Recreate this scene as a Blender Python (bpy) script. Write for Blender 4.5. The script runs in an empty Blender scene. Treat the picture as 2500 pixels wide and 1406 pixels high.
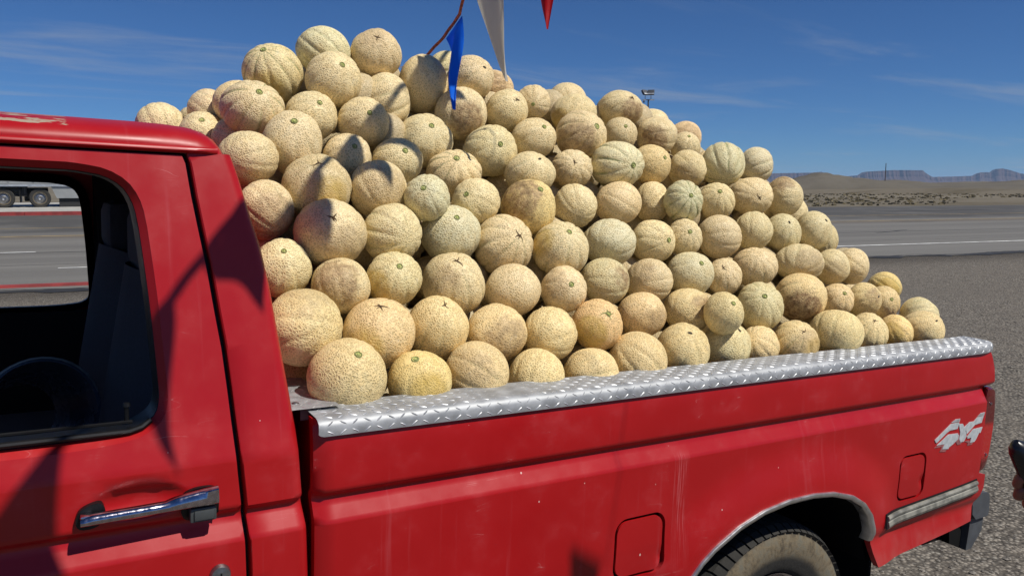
import bpy, bmesh, math, random
import numpy as np
from mathutils import Vector, Matrix, noise
from mathutils.geometry import delaunay_2d_cdt
rnd = random.Random(7)
S = bpy.context.scene
C = S.collection
R = math.radians

# ------------------------------------------------------------------ camera
CAM_H = 1.826
cd = bpy.data.cameras.new('camera'); cam = bpy.data.objects.new('camera', cd); C.objects.link(cam)
cd.lens = 28.0; cd.sensor_width = 36.0; cd.clip_start = 0.05; cd.clip_end = 40000
cam.location = (0, 0, CAM_H)
cam.rotation_euler = (R(90 - 7.27), 0, R(-31.06))
S.camera = cam

# ------------------------------------------------------------------ sky and sun
SUN = Vector((0.269, -0.523, 0.80)).normalized()
EL = math.asin(SUN.z); AZ = math.atan2(SUN.x, SUN.y)
W = bpy.data.worlds.new('World'); S.world = W; W.use_nodes = True
nt = W.node_tree; nt.nodes.clear()
N = nt.nodes.new; LK = nt.links.new
out = N('ShaderNodeOutputWorld'); bg = N('ShaderNodeBackground'); sky = N('ShaderNodeTexSky')
sky.sky_type = 'NISHITA'; sky.sun_disc = False; sky.sun_elevation = EL; sky.sun_rotation = AZ
sky.altitude = 2600; sky.air_density = 1.0; sky.dust_density = 0.0; sky.ozone_density = 5.0
tc = N('ShaderNodeTexCoord'); sep = N('ShaderNodeSeparateXYZ'); LK(tc.outputs['Generated'], sep.inputs[0])
zc = N('ShaderNodeMath'); zc.operation = 'MAXIMUM'; LK(sep.outputs['Z'], zc.inputs[0]); zc.inputs[1].default_value = 0.0
za = N('ShaderNodeMath'); za.operation = 'ADD'; LK(zc.outputs[0], za.inputs[0]); za.inputs[1].default_value = 0.05
dv = N('ShaderNodeVectorMath'); dv.operation = 'DIVIDE'; LK(tc.outputs['Generated'], dv.inputs[0])
cmb = N('ShaderNodeCombineXYZ'); [LK(za.outputs[0], cmb.inputs[i]) for i in range(3)]; LK(cmb.outputs[0], dv.inputs[1])
mp = N('ShaderNodeMapping'); LK(dv.outputs[0], mp.inputs['Vector'])
mp.inputs['Rotation'].default_value = (0, 0, R(24)); mp.inputs['Scale'].default_value = (0.35, 1.1, 0.0); mp.inputs['Location'].default_value = (9.4, 8.8, 0)
nz = N('ShaderNodeTexNoise'); LK(mp.outputs[0], nz.inputs['Vector']); nz.inputs['Scale'].default_value = 0.9; nz.inputs['Detail'].default_value = 9; nz.inputs['Roughness'].default_value = 0.62
nz.inputs['Distortion'].default_value = 0.5
cr = N('ShaderNodeMapRange'); LK(nz.outputs['Fac'], cr.inputs['Value']); cr.interpolation_type = 'SMOOTHSTEP'
cr.inputs['From Min'].default_value = 0.50; cr.inputs['From Max'].default_value = 0.76; cr.inputs['To Max'].default_value = 0.4
mx = N('ShaderNodeMix'); mx.data_type = 'RGBA'; LK(cr.outputs[0], mx.inputs['Factor'])
sg = N('ShaderNodeMix'); sg.data_type = 'RGBA'; sg.blend_type = 'MULTIPLY'; sg.inputs['Factor'].default_value = 1.0; LK(sky.outputs[0], sg.inputs['A']); sg.inputs['B'].default_value = (.50, .84, 1.22, 1)
LK(sg.outputs['Result'], mx.inputs['A']); mx.inputs['B'].default_value = (6.0, 6.6, 7.4, 1)
LK(mx.outputs['Result'], bg.inputs['Color']); bg.inputs['Strength'].default_value = 0.056
LK(bg.outputs[0], out.inputs[0])
sd = bpy.data.lights.new('sun', 'SUN'); sd.energy = 4.8; sd.angle = R(0.53); sd.color = (1, 0.955, 0.88)
so = bpy.data.objects.new('sun', sd); C.objects.link(so); so.rotation_euler = SUN.to_track_quat('Z', 'Y').to_euler(); so.location = SUN * 30
S.view_settings.view_transform = 'Standard'; S.view_settings.look = 'None'; S.view_settings.gamma = 1.0
S.view_settings.exposure = 0.0; S.view_settings.use_curve_mapping = False
S.render.engine = 'CYCLES'; S.cycles.max_bounces = 6; S.cycles.diffuse_bounces = 3; S.cycles.volume_bounces = 1; S.cycles.transparent_max_bounces = 8
S.cycles.use_denoising = True

# ------------------------------------------------------------------ material helpers
class NT:
    def __init__(s, name):
        s.m = bpy.data.materials.new(name); s.m.use_nodes = True; s.t = s.m.node_tree; s.b = s.t.nodes['Principled BSDF']; s.o = s.t.nodes['Material Output']
    def n(s, ty, **kw):
        x = s.t.nodes.new('ShaderNode' + ty)
        for k, v in kw.items(): setattr(x, k, v)
        return x
    def l(s, a, b): s.t.links.new(a, b)
    def put(s, sock, v):
        if hasattr(v, 'is_output'): s.l(v, sock)
        else: sock.default_value = v
    def math(s, op, a, b=None, c=None, clamp=False):
        x = s.n('Math', operation=op, use_clamp=clamp); s.put(x.inputs[0], a)
        if b is not None: s.put(x.inputs[1], b)
        if c is not None: s.put(x.inputs[2], c)
        return x.outputs[0]
    def vmath(s, op, a, b=None):
        x = s.n('VectorMath', operation=op); s.put(x.inputs[0], a)
        if b is not None: s.put(x.inputs[1], b)
        return x.outputs['Value'] if op in ('DOT_PRODUCT', 'LENGTH', 'DISTANCE') else x.outputs[0]
    def noise(s, vec, scale, detail=3, rough=0.55, dist=0.0):
        x = s.n('TexNoise'); s.put(x.inputs['Vector'], vec); x.inputs['Scale'].default_value = scale; x.inputs['Detail'].default_value = detail
        x.inputs['Roughness'].default_value = rough; x.inputs['Distortion'].default_value = dist; return x.outputs['Fac']
    def ramp(s, v, lo, hi, a=0.0, b=1.0, smooth=True):
        x = s.n('MapRange'); s.put(x.inputs['Value'], v); x.inputs['From Min'].default_value = lo; x.inputs['From Max'].default_value = hi
        x.inputs['To Min'].default_value = a; x.inputs['To Max'].default_value = b
        if smooth: x.interpolation_type = 'SMOOTHSTEP'
        return x.outputs[0]
    def mix(s, f, a, b, mode='MIX'):
        x = s.n('Mix', data_type='RGBA', blend_type=mode); s.put(x.inputs['Factor'], f)
        s.put(x.inputs['A'], a if hasattr(a, 'is_output') else (*a, 1)); s.put(x.inputs['B'], b if hasattr(b, 'is_output') else (*b, 1)); return x.outputs['Result']
    def obj(s): return s.n('TexCoord').outputs['Object']
    def xyz(s, v):
        x = s.n('SeparateXYZ'); s.put(x.inputs[0], v); return x.outputs
    def map(s, v, scale=(1, 1, 1), rot=(0, 0, 0), loc=(0, 0, 0)):
        x = s.n('Mapping'); s.put(x.inputs['Vector'], v); x.inputs['Scale'].default_value = scale; x.inputs['Rotation'].default_value = rot; x.inputs['Location'].default_value = loc; return x.outputs[0]
    def bump(s, h, strength, dist):
        x = s.n('Bump'); s.put(x.inputs['Height'], h); x.inputs['Strength'].default_value = strength; x.inputs['Distance'].default_value = dist; s.l(x.outputs[0], s.b.inputs['Normal'])
    def set(s, color=None, rough=None, metal=None, spec=None, **kw):
        if color is not None: s.put(s.b.inputs['Base Color'], color if hasattr(color, 'is_output') else (*color, 1))
        if rough is not None: s.put(s.b.inputs['Roughness'], rough)
        if metal is not None: s.put(s.b.inputs['Metallic'], metal)
        if spec is not None: s.put(s.b.inputs['Specular IOR Level'], spec)
        for k, v in kw.items(): s.put(s.b.inputs[k.replace('_', ' ')], v)
        return s.m
def plain(name, col, rough=0.5, metal=0.0, var=0.12, scale=14.0, bump=0.0, spec=0.5):
    t = NT(name); o = t.obj(); n = t.noise(o, scale, 5)
    dark = tuple(c * (1 - var) for c in col); light = tuple(min(1, c * (1 + var)) for c in col)
    t.set(t.mix(t.ramp(n, .3, .7), dark, light), t.ramp(n, .2, .8, max(.02, rough - .08), min(1, rough + .08)), metal, spec)
    if bump: t.bump(t.noise(o, scale * 6, 4), bump, 0.002)
    return t.m

def mat_paint():
    t = NT('faded_red_paint'); o = t.obj()
    big = t.noise(o, 2.2, 5, .6); mid = t.noise(o, 9, 5, .6); fine = t.noise(o, 60, 3)
    col = t.mix(t.ramp(big, .35, .7), (.345, .0048, .0068), (.385, .0075, .0095))
    col = t.mix(t.ramp(mid, .50, .85, 0, .40), col, (.45, .05, .055))                       # chalky oxidation
    x, y, z = t.xyz(o)
    # vertical scuff left of the front of the wheel arch
    sx = t.ramp(t.math('ABSOLUTE', t.math('SUBTRACT', x, 1.035)), .012, .035, 1, 0)
    sz = t.math('MULTIPLY', t.ramp(z, -.55, -.30, 0, 1), t.ramp(z, -.19, -.17, 1, 0))
    stz = t.noise(t.map(o, (260, 1, 5)), 1.0, 4, .7)
    col = t.mix(t.math('MULTIPLY', t.math('MULTIPLY', sx, sz), t.ramp(stz, .45, .75, 0, .55)), col, (.62, .25, .26))
    # washed streaks
    st2 = t.noise(t.map(o, (34, 1, 1.2)), 1.0, 4, .6)
    col = t.mix(t.ramp(st2, .60, .80, 0, .16), col, (.55, .17, .19))
    # stone chips
    v = t.n('TexVoronoi'); t.put(v.inputs['Vector'], t.map(o, (1, 1, .7))); v.inputs['Scale'].default_value = 21; v.inputs['Randomness'].default_value = 1
    vc = t.n('SeparateColor'); t.l(v.outputs['Color'], vc.inputs[0])
    dsz = t.ramp(vc.outputs[0], .40, 1.0, .0, .058, False)
    chip = t.math('LESS_THAN', t.math('ADD', v.outputs['Distance'], t.math('MULTIPLY', t.math('SUBTRACT', fine, .5), .05)), dsz)
    col = t.mix(t.math('MULTIPLY', chip, .75), col, (.72, .52, .47))
    # thin scratches
    sc = t.noise(t.map(o, (1.2, 3, 16), (0, .6, 0)), 1.6, 2, .5, .6)
    scr = t.ramp(t.math('ABSOLUTE', t.math('SUBTRACT', sc, .5)), 0.0, .0022, .35, 0)
    col = t.mix(t.math('MULTIPLY', scr, t.ramp(mid, .55, .65)), col, (.68, .36, .34))
    # dust low on the body
    dust = t.math('MULTIPLY', t.ramp(z, -.75, -.55, .28, 0), t.ramp(mid, .25, .8))
    col = t.mix(dust, col, (.40, .24, .20))
    # bare primer where the paint has peeled along the roof edge
    pm = t.math('MULTIPLY', t.math('MULTIPLY', t.ramp(z, .607, .622), t.ramp(x, -.40, -.44)), t.ramp(x, -.62, -.55))
    pn = t.noise(t.map(o, (7, 20, 22)), 1.6, 6, .65)
    peel = t.math('GREATER_THAN', t.math('MULTIPLY', pm, pn), .52)
    col = t.mix(peel, col, (.33, .26, .19))
    rough = t.math('ADD', t.ramp(mid, .3, .8, .31, .48), t.math('MULTIPLY', peel, .35))
    t.set(col, rough, 0, .42)
    hb = t.math('ADD', t.math('MULTIPLY', t.noise(o, 1.6, 2), 1.0), t.math('MULTIPLY', t.noise(o, 160, 2), .006))
    t.bump(hb, .22, .02)
    return t.m

def mat_melon():
    t = NT('cantaloupe_rind'); o = t.obj(); inf = t.n('ObjectInfo')
    rv = t.math('MULTIPLY', inf.outputs['Random'], 61.0)
    cx = t.n('CombineXYZ'); t.l(rv, cx.inputs[0]); t.l(t.math('MULTIPLY', rv, 1.7), cx.inputs[1]); t.l(t.math('MULTIPLY', rv, .6), cx.inputs[2])
    co = t.vmath('ADD', o, cx.outputs[0])
    wn = t.n('TexNoise'); t.put(wn.inputs['Vector'], co); wn.inputs['Scale'].default_value = 70; wn.inputs['Detail'].default_value = 2
    wv = t.vmath('MULTIPLY', t.vmath('SUBTRACT', wn.outputs['Color'], (.5, .5, .5)), (.010, .010, .010))
    cw = t.vmath('ADD', co, wv)
    big = t.noise(co, 18, 4, .6); mid = t.noise(co, 55, 4, .6)
    v = t.n('TexVoronoi', feature='DISTANCE_TO_EDGE'); t.put(v.inputs['Vector'], cw); v.inputs['Scale'].default_value = 150
    v2 = t.n('TexVoronoi', feature='DISTANCE_TO_EDGE'); t.put(v2.inputs['Vector'], cw); v2.inputs['Scale'].default_value = 250
    pit = t.ramp(v.outputs['Distance'], .07, .27)
    pit2 = t.ramp(v2.outputs['Distance'], .12, .34, 0, .35)
    pitm = t.math('MULTIPLY', t.math('MAXIMUM', pit, pit2), t.ramp(big, .25, .62, .50, 1.0))
    tint = inf.outputs['Color']
    net = t.mix(t.ramp(mid, .35, .7), t.mix(.5, tint, (1.05, .95, .80), 'MULTIPLY'), tint)
    net = t.mix(t.ramp(big, .50, .78, 0, .45), net, (.74, .55, .26))
    skin = t.mix(t.ramp(big, .40, .65), (.20, .178, .068), (.29, .21, .075))
    col = t.mix(t.math('MULTIPLY', pitm, .52), net, skin)
    # sutures run from the stem end (+Z of the fruit)
    x, y, z = t.xyz(o)
    ang = t.math('MULTIPLY', t.math('ARCTAN2', y, x), 10 / (2 * math.pi))
    fr = t.math('ABSOLUTE', t.math('SUBTRACT', t.math('FRACT', t.math('ADD', ang, 10.0)), .5))       # 0 at suture
    sut = t.ramp(t.math('ADD', fr, t.math('MULTIPLY', t.math('SUBTRACT', mid, .5), .10)), .02, .13, 1, 0)
    a = t.n('Attribute', attribute_type='OBJECT', attribute_name='suture')
    sut = t.math('MULTIPLY', t.math('MULTIPLY', sut, a.outputs['Fac']), t.ramp(t.noise(co, 16, 3), .38, .62))
    col = t.mix(t.math('MULTIPLY', sut, .72), col, (.20, .235, .095))
    nd = t.vmath('NORMALIZE', o)
    # yellow ground patch
    pa = t.n('Attribute', attribute_type='OBJECT', attribute_name='patch_at'); ps = t.n('Attribute', attribute_type='OBJECT', attribute_name='patch_size')
    pd = t.math('SUBTRACT', t.math('ADD', t.vmath('DOT_PRODUCT', nd, pa.outputs['Vector']), t.math('MULTIPLY', t.math('SUBTRACT', big, .5), .25)), t.math('SUBTRACT', 1.0, t.math('MULTIPLY', ps.outputs['Fac'], .45)))
    pmk = t.math('MULTIPLY', t.ramp(pd, -.06, .10), t.math('GREATER_THAN', ps.outputs['Fac'], .01))
    col = t.mix(t.math('MULTIPLY', pmk, t.ramp(mid, .3, .7, .45, .85)), col, (.56, .38, .09))
    # dirt and bruise stains
    sa = t.n('Attribute', attribute_type='OBJECT', attribute_name='stain_at'); ss = t.n('Attribute', attribute_type='OBJECT', attribute_name='stain_size'); sk = t.n('Attribute', attribute_type='OBJECT', attribute_name='stain_dark')
    sdp = t.math('SUBTRACT', t.math('ADD', t.vmath('DOT_PRODUCT', nd, sa.outputs['Vector']), t.math('MULTIPLY', t.math('SUBTRACT', t.noise(co, 30, 6, .7), .5), .75)), t.math('SUBTRACT', 1.0, t.math('MULTIPLY', ss.outputs['Fac'], .5)))
    smk = t.math('MULTIPLY', t.ramp(sdp, -.14, .10), t.math('MULTIPLY', sk.outputs['Fac'], 1.0), clamp=True)
    col = t.mix(t.math('MULTIPLY', smk, t.ramp(mid, .30, .60, .55, 1)), col, t.mix(t.ramp(t.noise(co, 85, 5, .75), .38, .62), (.19, .105, .045), (.42, .27, .13)))
    # scattered specks and a dry chalky bloom
    sp = t.ramp(t.noise(co, 210, 2, .5), .74, .80, 0, .55); col = t.mix(t.math('MULTIPLY', sp, t.ramp(big, .5, .7)), col, (.20, .14, .06))
    ch = t.ramp(t.noise(co, 26, 5, .7), .60, .78, 0, .5); col = t.mix(ch, col, (.78, .68, .47))
    t.set(col, t.ramp(mid, .2, .8, .42, .62), 0, .32)
    h = t.math('SUBTRACT', t.math('MULTIPLY', mid, .35), t.math('ADD', pitm, t.math('MULTIPLY', smk, -.25)))
    t.bump(h, .8, .0018)
    return t.m

def mat_gravel():
    t = NT('gravel_lot'); o = t.obj()
    v = t.n('TexVoronoi'); t.put(v.inputs['Vector'], o); v.inputs['Scale'].default_value = 46
    vc = t.n('SeparateColor'); t.l(v.outputs['Color'], vc.inputs[0])
    v3 = t.n('TexVoronoi'); t.put(v3.inputs['Vector'], o); v3.inputs['Scale'].default_value = 24
    big = t.noise(o, .35, 5, .6); mid = t.noise(o, 5, 5, .65)
    col = t.mix(t.ramp(vc.outputs[0], .0, 1.0), (.122, .108, .090), (.30, .268, .222))
    col = t.mix(t.math('MULTIPLY', t.math('GREATER_THAN', vc.outputs[1], .90), .8), col, (.30, .28, .24))
    col = t.mix(t.ramp(v.outputs['Distance'], .30, .62, 0, .72), col, (.028, .025, .022))
    col = t.mix(t.ramp(mid, .40, .75, 0, .5), col, (.20, .172, .138))
    col = t.mix(t.ramp(big, .40, .66, 0, .42), col, (.13, .115, .096))
    # darker earth washed against the road edge
    x, y, z = t.xyz(o); vv = t.math('ADD', t.math('MULTIPLY', x, .196), t.math('MULTIPLY', y, .9806))
    e = t.math('MULTIPLY', t.ramp(t.math('ADD', vv, t.math('MULTIPLY', t.math('SUBTRACT', mid, .5), 2.2)), 13.6, 15.4), .62)
    col = t.mix(e, col, (.040, .034, .028))
    t.set(col, .92, 0, .15)
    t.bump(t.math('ADD', t.math('MULTIPLY', v.outputs['Distance'], -1.0), t.math('MULTIPLY', v3.outputs['Distance'], -.8)), .9, .010)
    return t.m

def mat_asphalt():
    t = NT('worn_asphalt'); o = t.obj()
    x, y, z = t.xyz(o); u = t.math('SUBTRACT', t.math('MULTIPLY', x, .9806), t.math('MULTIPLY', y, .196)); v = t.math('ADD', t.math('MULTIPLY', x, .196), t.math('MULTIPLY', y, .9806))
    cb = t.n('CombineXYZ'); t.l(t.math('MULTIPLY', u, .05), cb.inputs[0]); t.l(v, cb.inputs[1])
    lanes = t.noise(cb.outputs[0], .8, 5, .6); fine = t.noise(o, 40, 3); patch = t.noise(o, .25, 4, .6)
    col = t.mix(t.ramp(lanes, .3, .7), (.118, .113, .103), (.165, .158, .143))
    col = t.mix(t.ramp(fine, .4, .8, 0, .4), col, (.22, .21, .19))
    dark = t.math('MULTIPLY', t.ramp(v, 29.4, 31.5), t.ramp(patch, .30, .55, .35, .85))
    col = t.mix(dark, col, (.060, .058, .055))
    brown = t.math('MULTIPLY', t.ramp(t.math('ABSOLUTE', t.math('SUBTRACT', v, 28.4)), .2, 1.3, 1, 0), .45)
    col = t.mix(brown, col, (.115, .088, .060))
    t.set(col, .85, 0, .25); t.bump(fine, .4, .006)
    return t.m

def mat_desert(name='desert_sand', dune=False):
    t = NT(name); o = t.obj()
    big = t.noise(o, .012 if not dune else .03, 5, .6); mid = t.noise(t.map(o, (.25, 1, 1)), .22, 5, .65); fine = t.noise(o, 2.5, 4, .6)
    col = t.mix(t.ramp(big, .35, .65), (.135, .117, .088), (.19, .168, .128))
    if not dune:
        col = t.mix(t.ramp(mid, .46, .66, 0, .7), col, (.080, .066, .040))
        col = t.mix(t.ramp(fine, .5, .75, 0, .4), col, (.115, .092, .05))
    else:
        col = t.mix(.45, col, (.085, .080, .070)); col = t.mix(t.ramp(mid, .45, .7, 0, .35), col, (.10, .090, .072))
    t.set(col, .95, 0, .1); t.bump(fine, .5, .15)
    return t.m

def mat_mesa():
    t = NT('layered_sandstone'); o = t.obj(); x, y, z = t.xyz(o)
    w = t.math('ADD', t.math('MULTIPLY', z, .09), t.math('MULTIPLY', t.noise(o, .006, 4), 1.6))
    band = t.noise(w, 1.0, 6, .7); st = t.n('TexNoise', noise_dimensions='1D'); t.l(w, st.inputs['W']); st.inputs['Scale'].default_value = 2.2; st.inputs['Detail'].default_value = 4
    g = t.noise(t.map(o, (1, 1, .12)), .035, 5, .65)
    col = t.mix(t.ramp(st.outputs['Fac'], .35, .65), (.055, .034, .032), (.115, .075, .062))
    col = t.mix(t.ramp(g, .42, .7, 0, .6), col, (.040, .030, .032))
    t.set(col, .95, 0, .1); return t.m

def mat_tyre(mud=True):
    t = NT('muddy_tyre_rubber'); o = t.obj(); x, y, z = t.xyz(o)
    rr = t.math('SQRT', t.math('ADD', t.math('MULTIPLY', x, x), t.math('MULTIPLY', z, z)))
    n = t.noise(o, 22, 6, .7); n2 = t.noise(o, 90, 4, .7)
    base = t.mix(n, (.020, .020, .019), (.055, .052, .047))
    band = t.math('MULTIPLY', t.ramp(rr, .255, .285), t.ramp(rr, .335, .352, 1, 0))
    m = t.math('MULTIPLY', band, t.ramp(t.math('ADD', n, t.math('MULTIPLY', t.math('SUBTRACT', n2, .5), .5)), .28, .60, .30, .95))
    col = t.mix(m, base, t.mix(t.ramp(n, .4, .7), (.20, .155, .095), (.13, .125, .10)))
    t.set(col, .88, 0, .2); t.bump(t.math('ADD', n2, n), .5, .003); return t.m

M = {}
M['paint'] = mat_paint(); M['melon'] = mat_melon(); M['gravel'] = mat_gravel(); M['asphalt'] = mat_asphalt()
M['desert'] = mat_desert(); M['dune'] = mat_desert('dune_sand', True); M['mesa'] = mat_mesa(); M['tyre'] = mat_tyre()
M['black'] = plain('black_rubber_trim', (.0045, .0045, .005), .45, bump=.1, spec=.35)
M['liner'] = plain('wheel_well_black', (.008, .008, .008), .95, spec=.1)
M['cabin'] = plain('dark_cabin_trim', (.012, .012, .014), .8, scale=40, bump=.2, spec=.2)
M['seat'] = plain('charcoal_seat_cloth', (.055, .056, .068), .9, scale=120, bump=.5, spec=.2)
M['shiny_black'] = plain('glossy_black_plastic', (.060, .066, .088), .25)
M['grip'] = plain('black_grip_rubber', (.008, .008, .011), .3)
M['chrome'] = plain('pitted_chrome', (.44, .41, .46), .12, 1.0, var=.18, scale=90, bump=.03)
M['steel'] = plain('dull_steel', (.30, .30, .30), .42, 1.0, scale=40, bump=.1)
M['archtrim'] = plain('bright_arch_moulding', (.62, .63, .64), .32, .90, var=.12, scale=25, bump=.0)
M['alu'] = plain('diamond_plate_aluminium', (.40, .41, .415), .60, .55, var=.18, scale=24, bump=.06)
M['lug'] = plain('worn_tread_lug', (.60, .61, .62), .48, .75, var=.15, scale=60)
M['bumper'] = plain('grey_bumper_plastic', (.060, .065, .072), .6, scale=30, bump=.2)
M['greybtn'] = plain('grey_plastic', (.05, .055, .055), .5)
M['moulding'] = plain('weathered_moulding', (.19, .185, .155), .55, var=.45, scale=22, bump=.25)
M['decal'] = plain('silver_decal', (.43, .46, .47), .45, var=.15, scale=60)
M['decal2'] = plain('faded_decal_edge', (.29, .10, .10), .5, var=.2, scale=60)
M['decalline'] = plain('dark_decal_line', (.02, .008, .012), .5)
t = NT('red_lamp_lens'); o = t.obj(); lz = t.xyz(o)[2]
rib = t.math('FRACT', t.math('MULTIPLY', lz, 60.0))
lc = t.mix(t.math('MULTIPLY', t.ramp(lz, -.44, -.40), t.ramp(lz, -.30, -.27, 1, 0)), (.10, .0015, .003), (.42, .004, .005))
M['lens'] = t.set(lc, .12, 0, .6, Coat_Weight=.6); t.bump(rib, .25, .002)
t = NT('window_glass'); t.set((1, 1, 1), 0.0, 0, .5, Transmission_Weight=1.0, IOR=1.05); M['glass'] = t.m
M['white_line'] = plain('road_paint_white', (.60, .60, .57), .8, var=.25, scale=3)
M['yellow_line'] = plain('road_paint_yellow', (.30, .22, .10), .8, var=.35, scale=2)
M['tar'] = plain('tar_seam', (.022, .022, .022), .7, scale=2)
M['red_kerb'] = plain('red_kerb_paint', (.24, .030, .028), .75, var=.25, scale=3, bump=.2)
M['concrete'] = plain('concrete', (.34, .33, .30), .9, var=.15, scale=2, bump=.2)
M['trailer'] = plain('white_trailer_panel', (.24, .25, .25), .45, var=.06, scale=2)
M['under'] = plain('trailer_underframe', (.018, .018, .018), .8, scale=3)
M['galv'] = plain('galvanised_steel', (.42, .44, .46), .5, .6, scale=6)
M['darkmetal'] = plain('dark_metal', (.05, .055, .065), .6, scale=6)
M['wood'] = plain('weathered_wood_pole', (.055, .043, .035), .9, scale=3)
M['scrub'] = plain('dry_scrub', (.165, .138, .082), .95, var=.4, scale=1.5, spec=.1)
M['stone'] = plain('loose_pebble', (.17, .155, .135), .9, var=.5, scale=45, spec=.2)
M['stem'] = plain('green_stem_scar', (.42, .46, .13), .6, var=.4, scale=160, bump=.4)
M['stemrim'] = plain('corky_stem_rim', (.23, .25, .085), .8, var=.35, scale=200, bump=.4)
M['crack'] = plain('brown_rind_crack', (.10, .058, .022), .8, var=.4, scale=200)
M['dryscar'] = plain('dark_dry_scar', (.055, .042, .022), .8, var=.4, scale=200)
M['string'] = plain('braided_string', (.34, .085, .045), .8, var=.5, scale=90)
def cloth(name, col):
    t = NT(name); o = t.obj(); n = t.noise(t.map(o, (6, 6, 1.5)), 6, 3)
    c = t.mix(n, tuple(k * .85 for k in col), col); t.set(c, .45, 0, .4)
    tr = t.n('BsdfTranslucent'); t.put(tr.inputs['Color'], c); ms = t.n('MixShader'); ms.inputs[0].default_value = .55
    t.l(t.b.outputs[0], ms.inputs[1]); t.l(tr.outputs[0], ms.inputs[2]); t.l(ms.outputs[0], t.o.inputs['Surface']); t.bump(n, .3, .01); return t.m
M['p_blue'] = cloth('blue_pennant_cloth', (.02, .26, 1.0)); M['p_white'] = cloth('white_pennant_cloth', (.82, .80, .74))
M['p_red'] = cloth('red_pennant_cloth', (.62, .012, .018)); M['p_yellow'] = cloth('yellow_pennant_cloth', (.75, .50, .02))
M['skin'] = plain('tanned_skin', (.20, .075, .045), .55, var=.15, scale=20)
M['shirt'] = plain('navy_shirt_cloth', (.02, .025, .05), .9, scale=60); M['jeans'] = plain('denim', (.03, .045, .09), .9, scale=80); M['hair'] = plain('dark_hair', (.012, .009, .007), .6); M['shoe'] = plain('shoe_leather', (.03, .022, .016), .6)

# ------------------------------------------------------------------ mesh helpers
def mesh_obj(name, verts, faces, mat, parent=None, smooth=False, sharp=38, loc=None):
    me = bpy.data.meshes.new(name); me.from_pydata([tuple(v) for v in verts], [], [tuple(f) for f in faces]); me.update()
    if smooth:
        me.polygons.foreach_set('use_smooth', [True] * len(me.polygons)); me.set_sharp_from_angle(angle=R(sharp))
    me.materials.append(M[mat] if isinstance(mat, str) else mat)
    o = bpy.data.objects.new(name, me); C.objects.link(o)
    if parent is not None: o.parent = parent
    if loc is not None: o.location = loc
    return o
def empty(name, loc=(0, 0, 0), rot=(0, 0, 0), parent=None):
    o = bpy.data.objects.new(name, None); C.objects.link(o); o.location = loc; o.rotation_euler = rot; o.empty_display_size = .1
    if parent is not None: o.parent = parent
    return o
def tag(o, label=None, cat=None, group=None, kind=None):
    if label: o['label'] = label
    if cat: o['category'] = cat
    if group: o['group'] = group
    if kind: o['kind'] = kind
    return o
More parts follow.
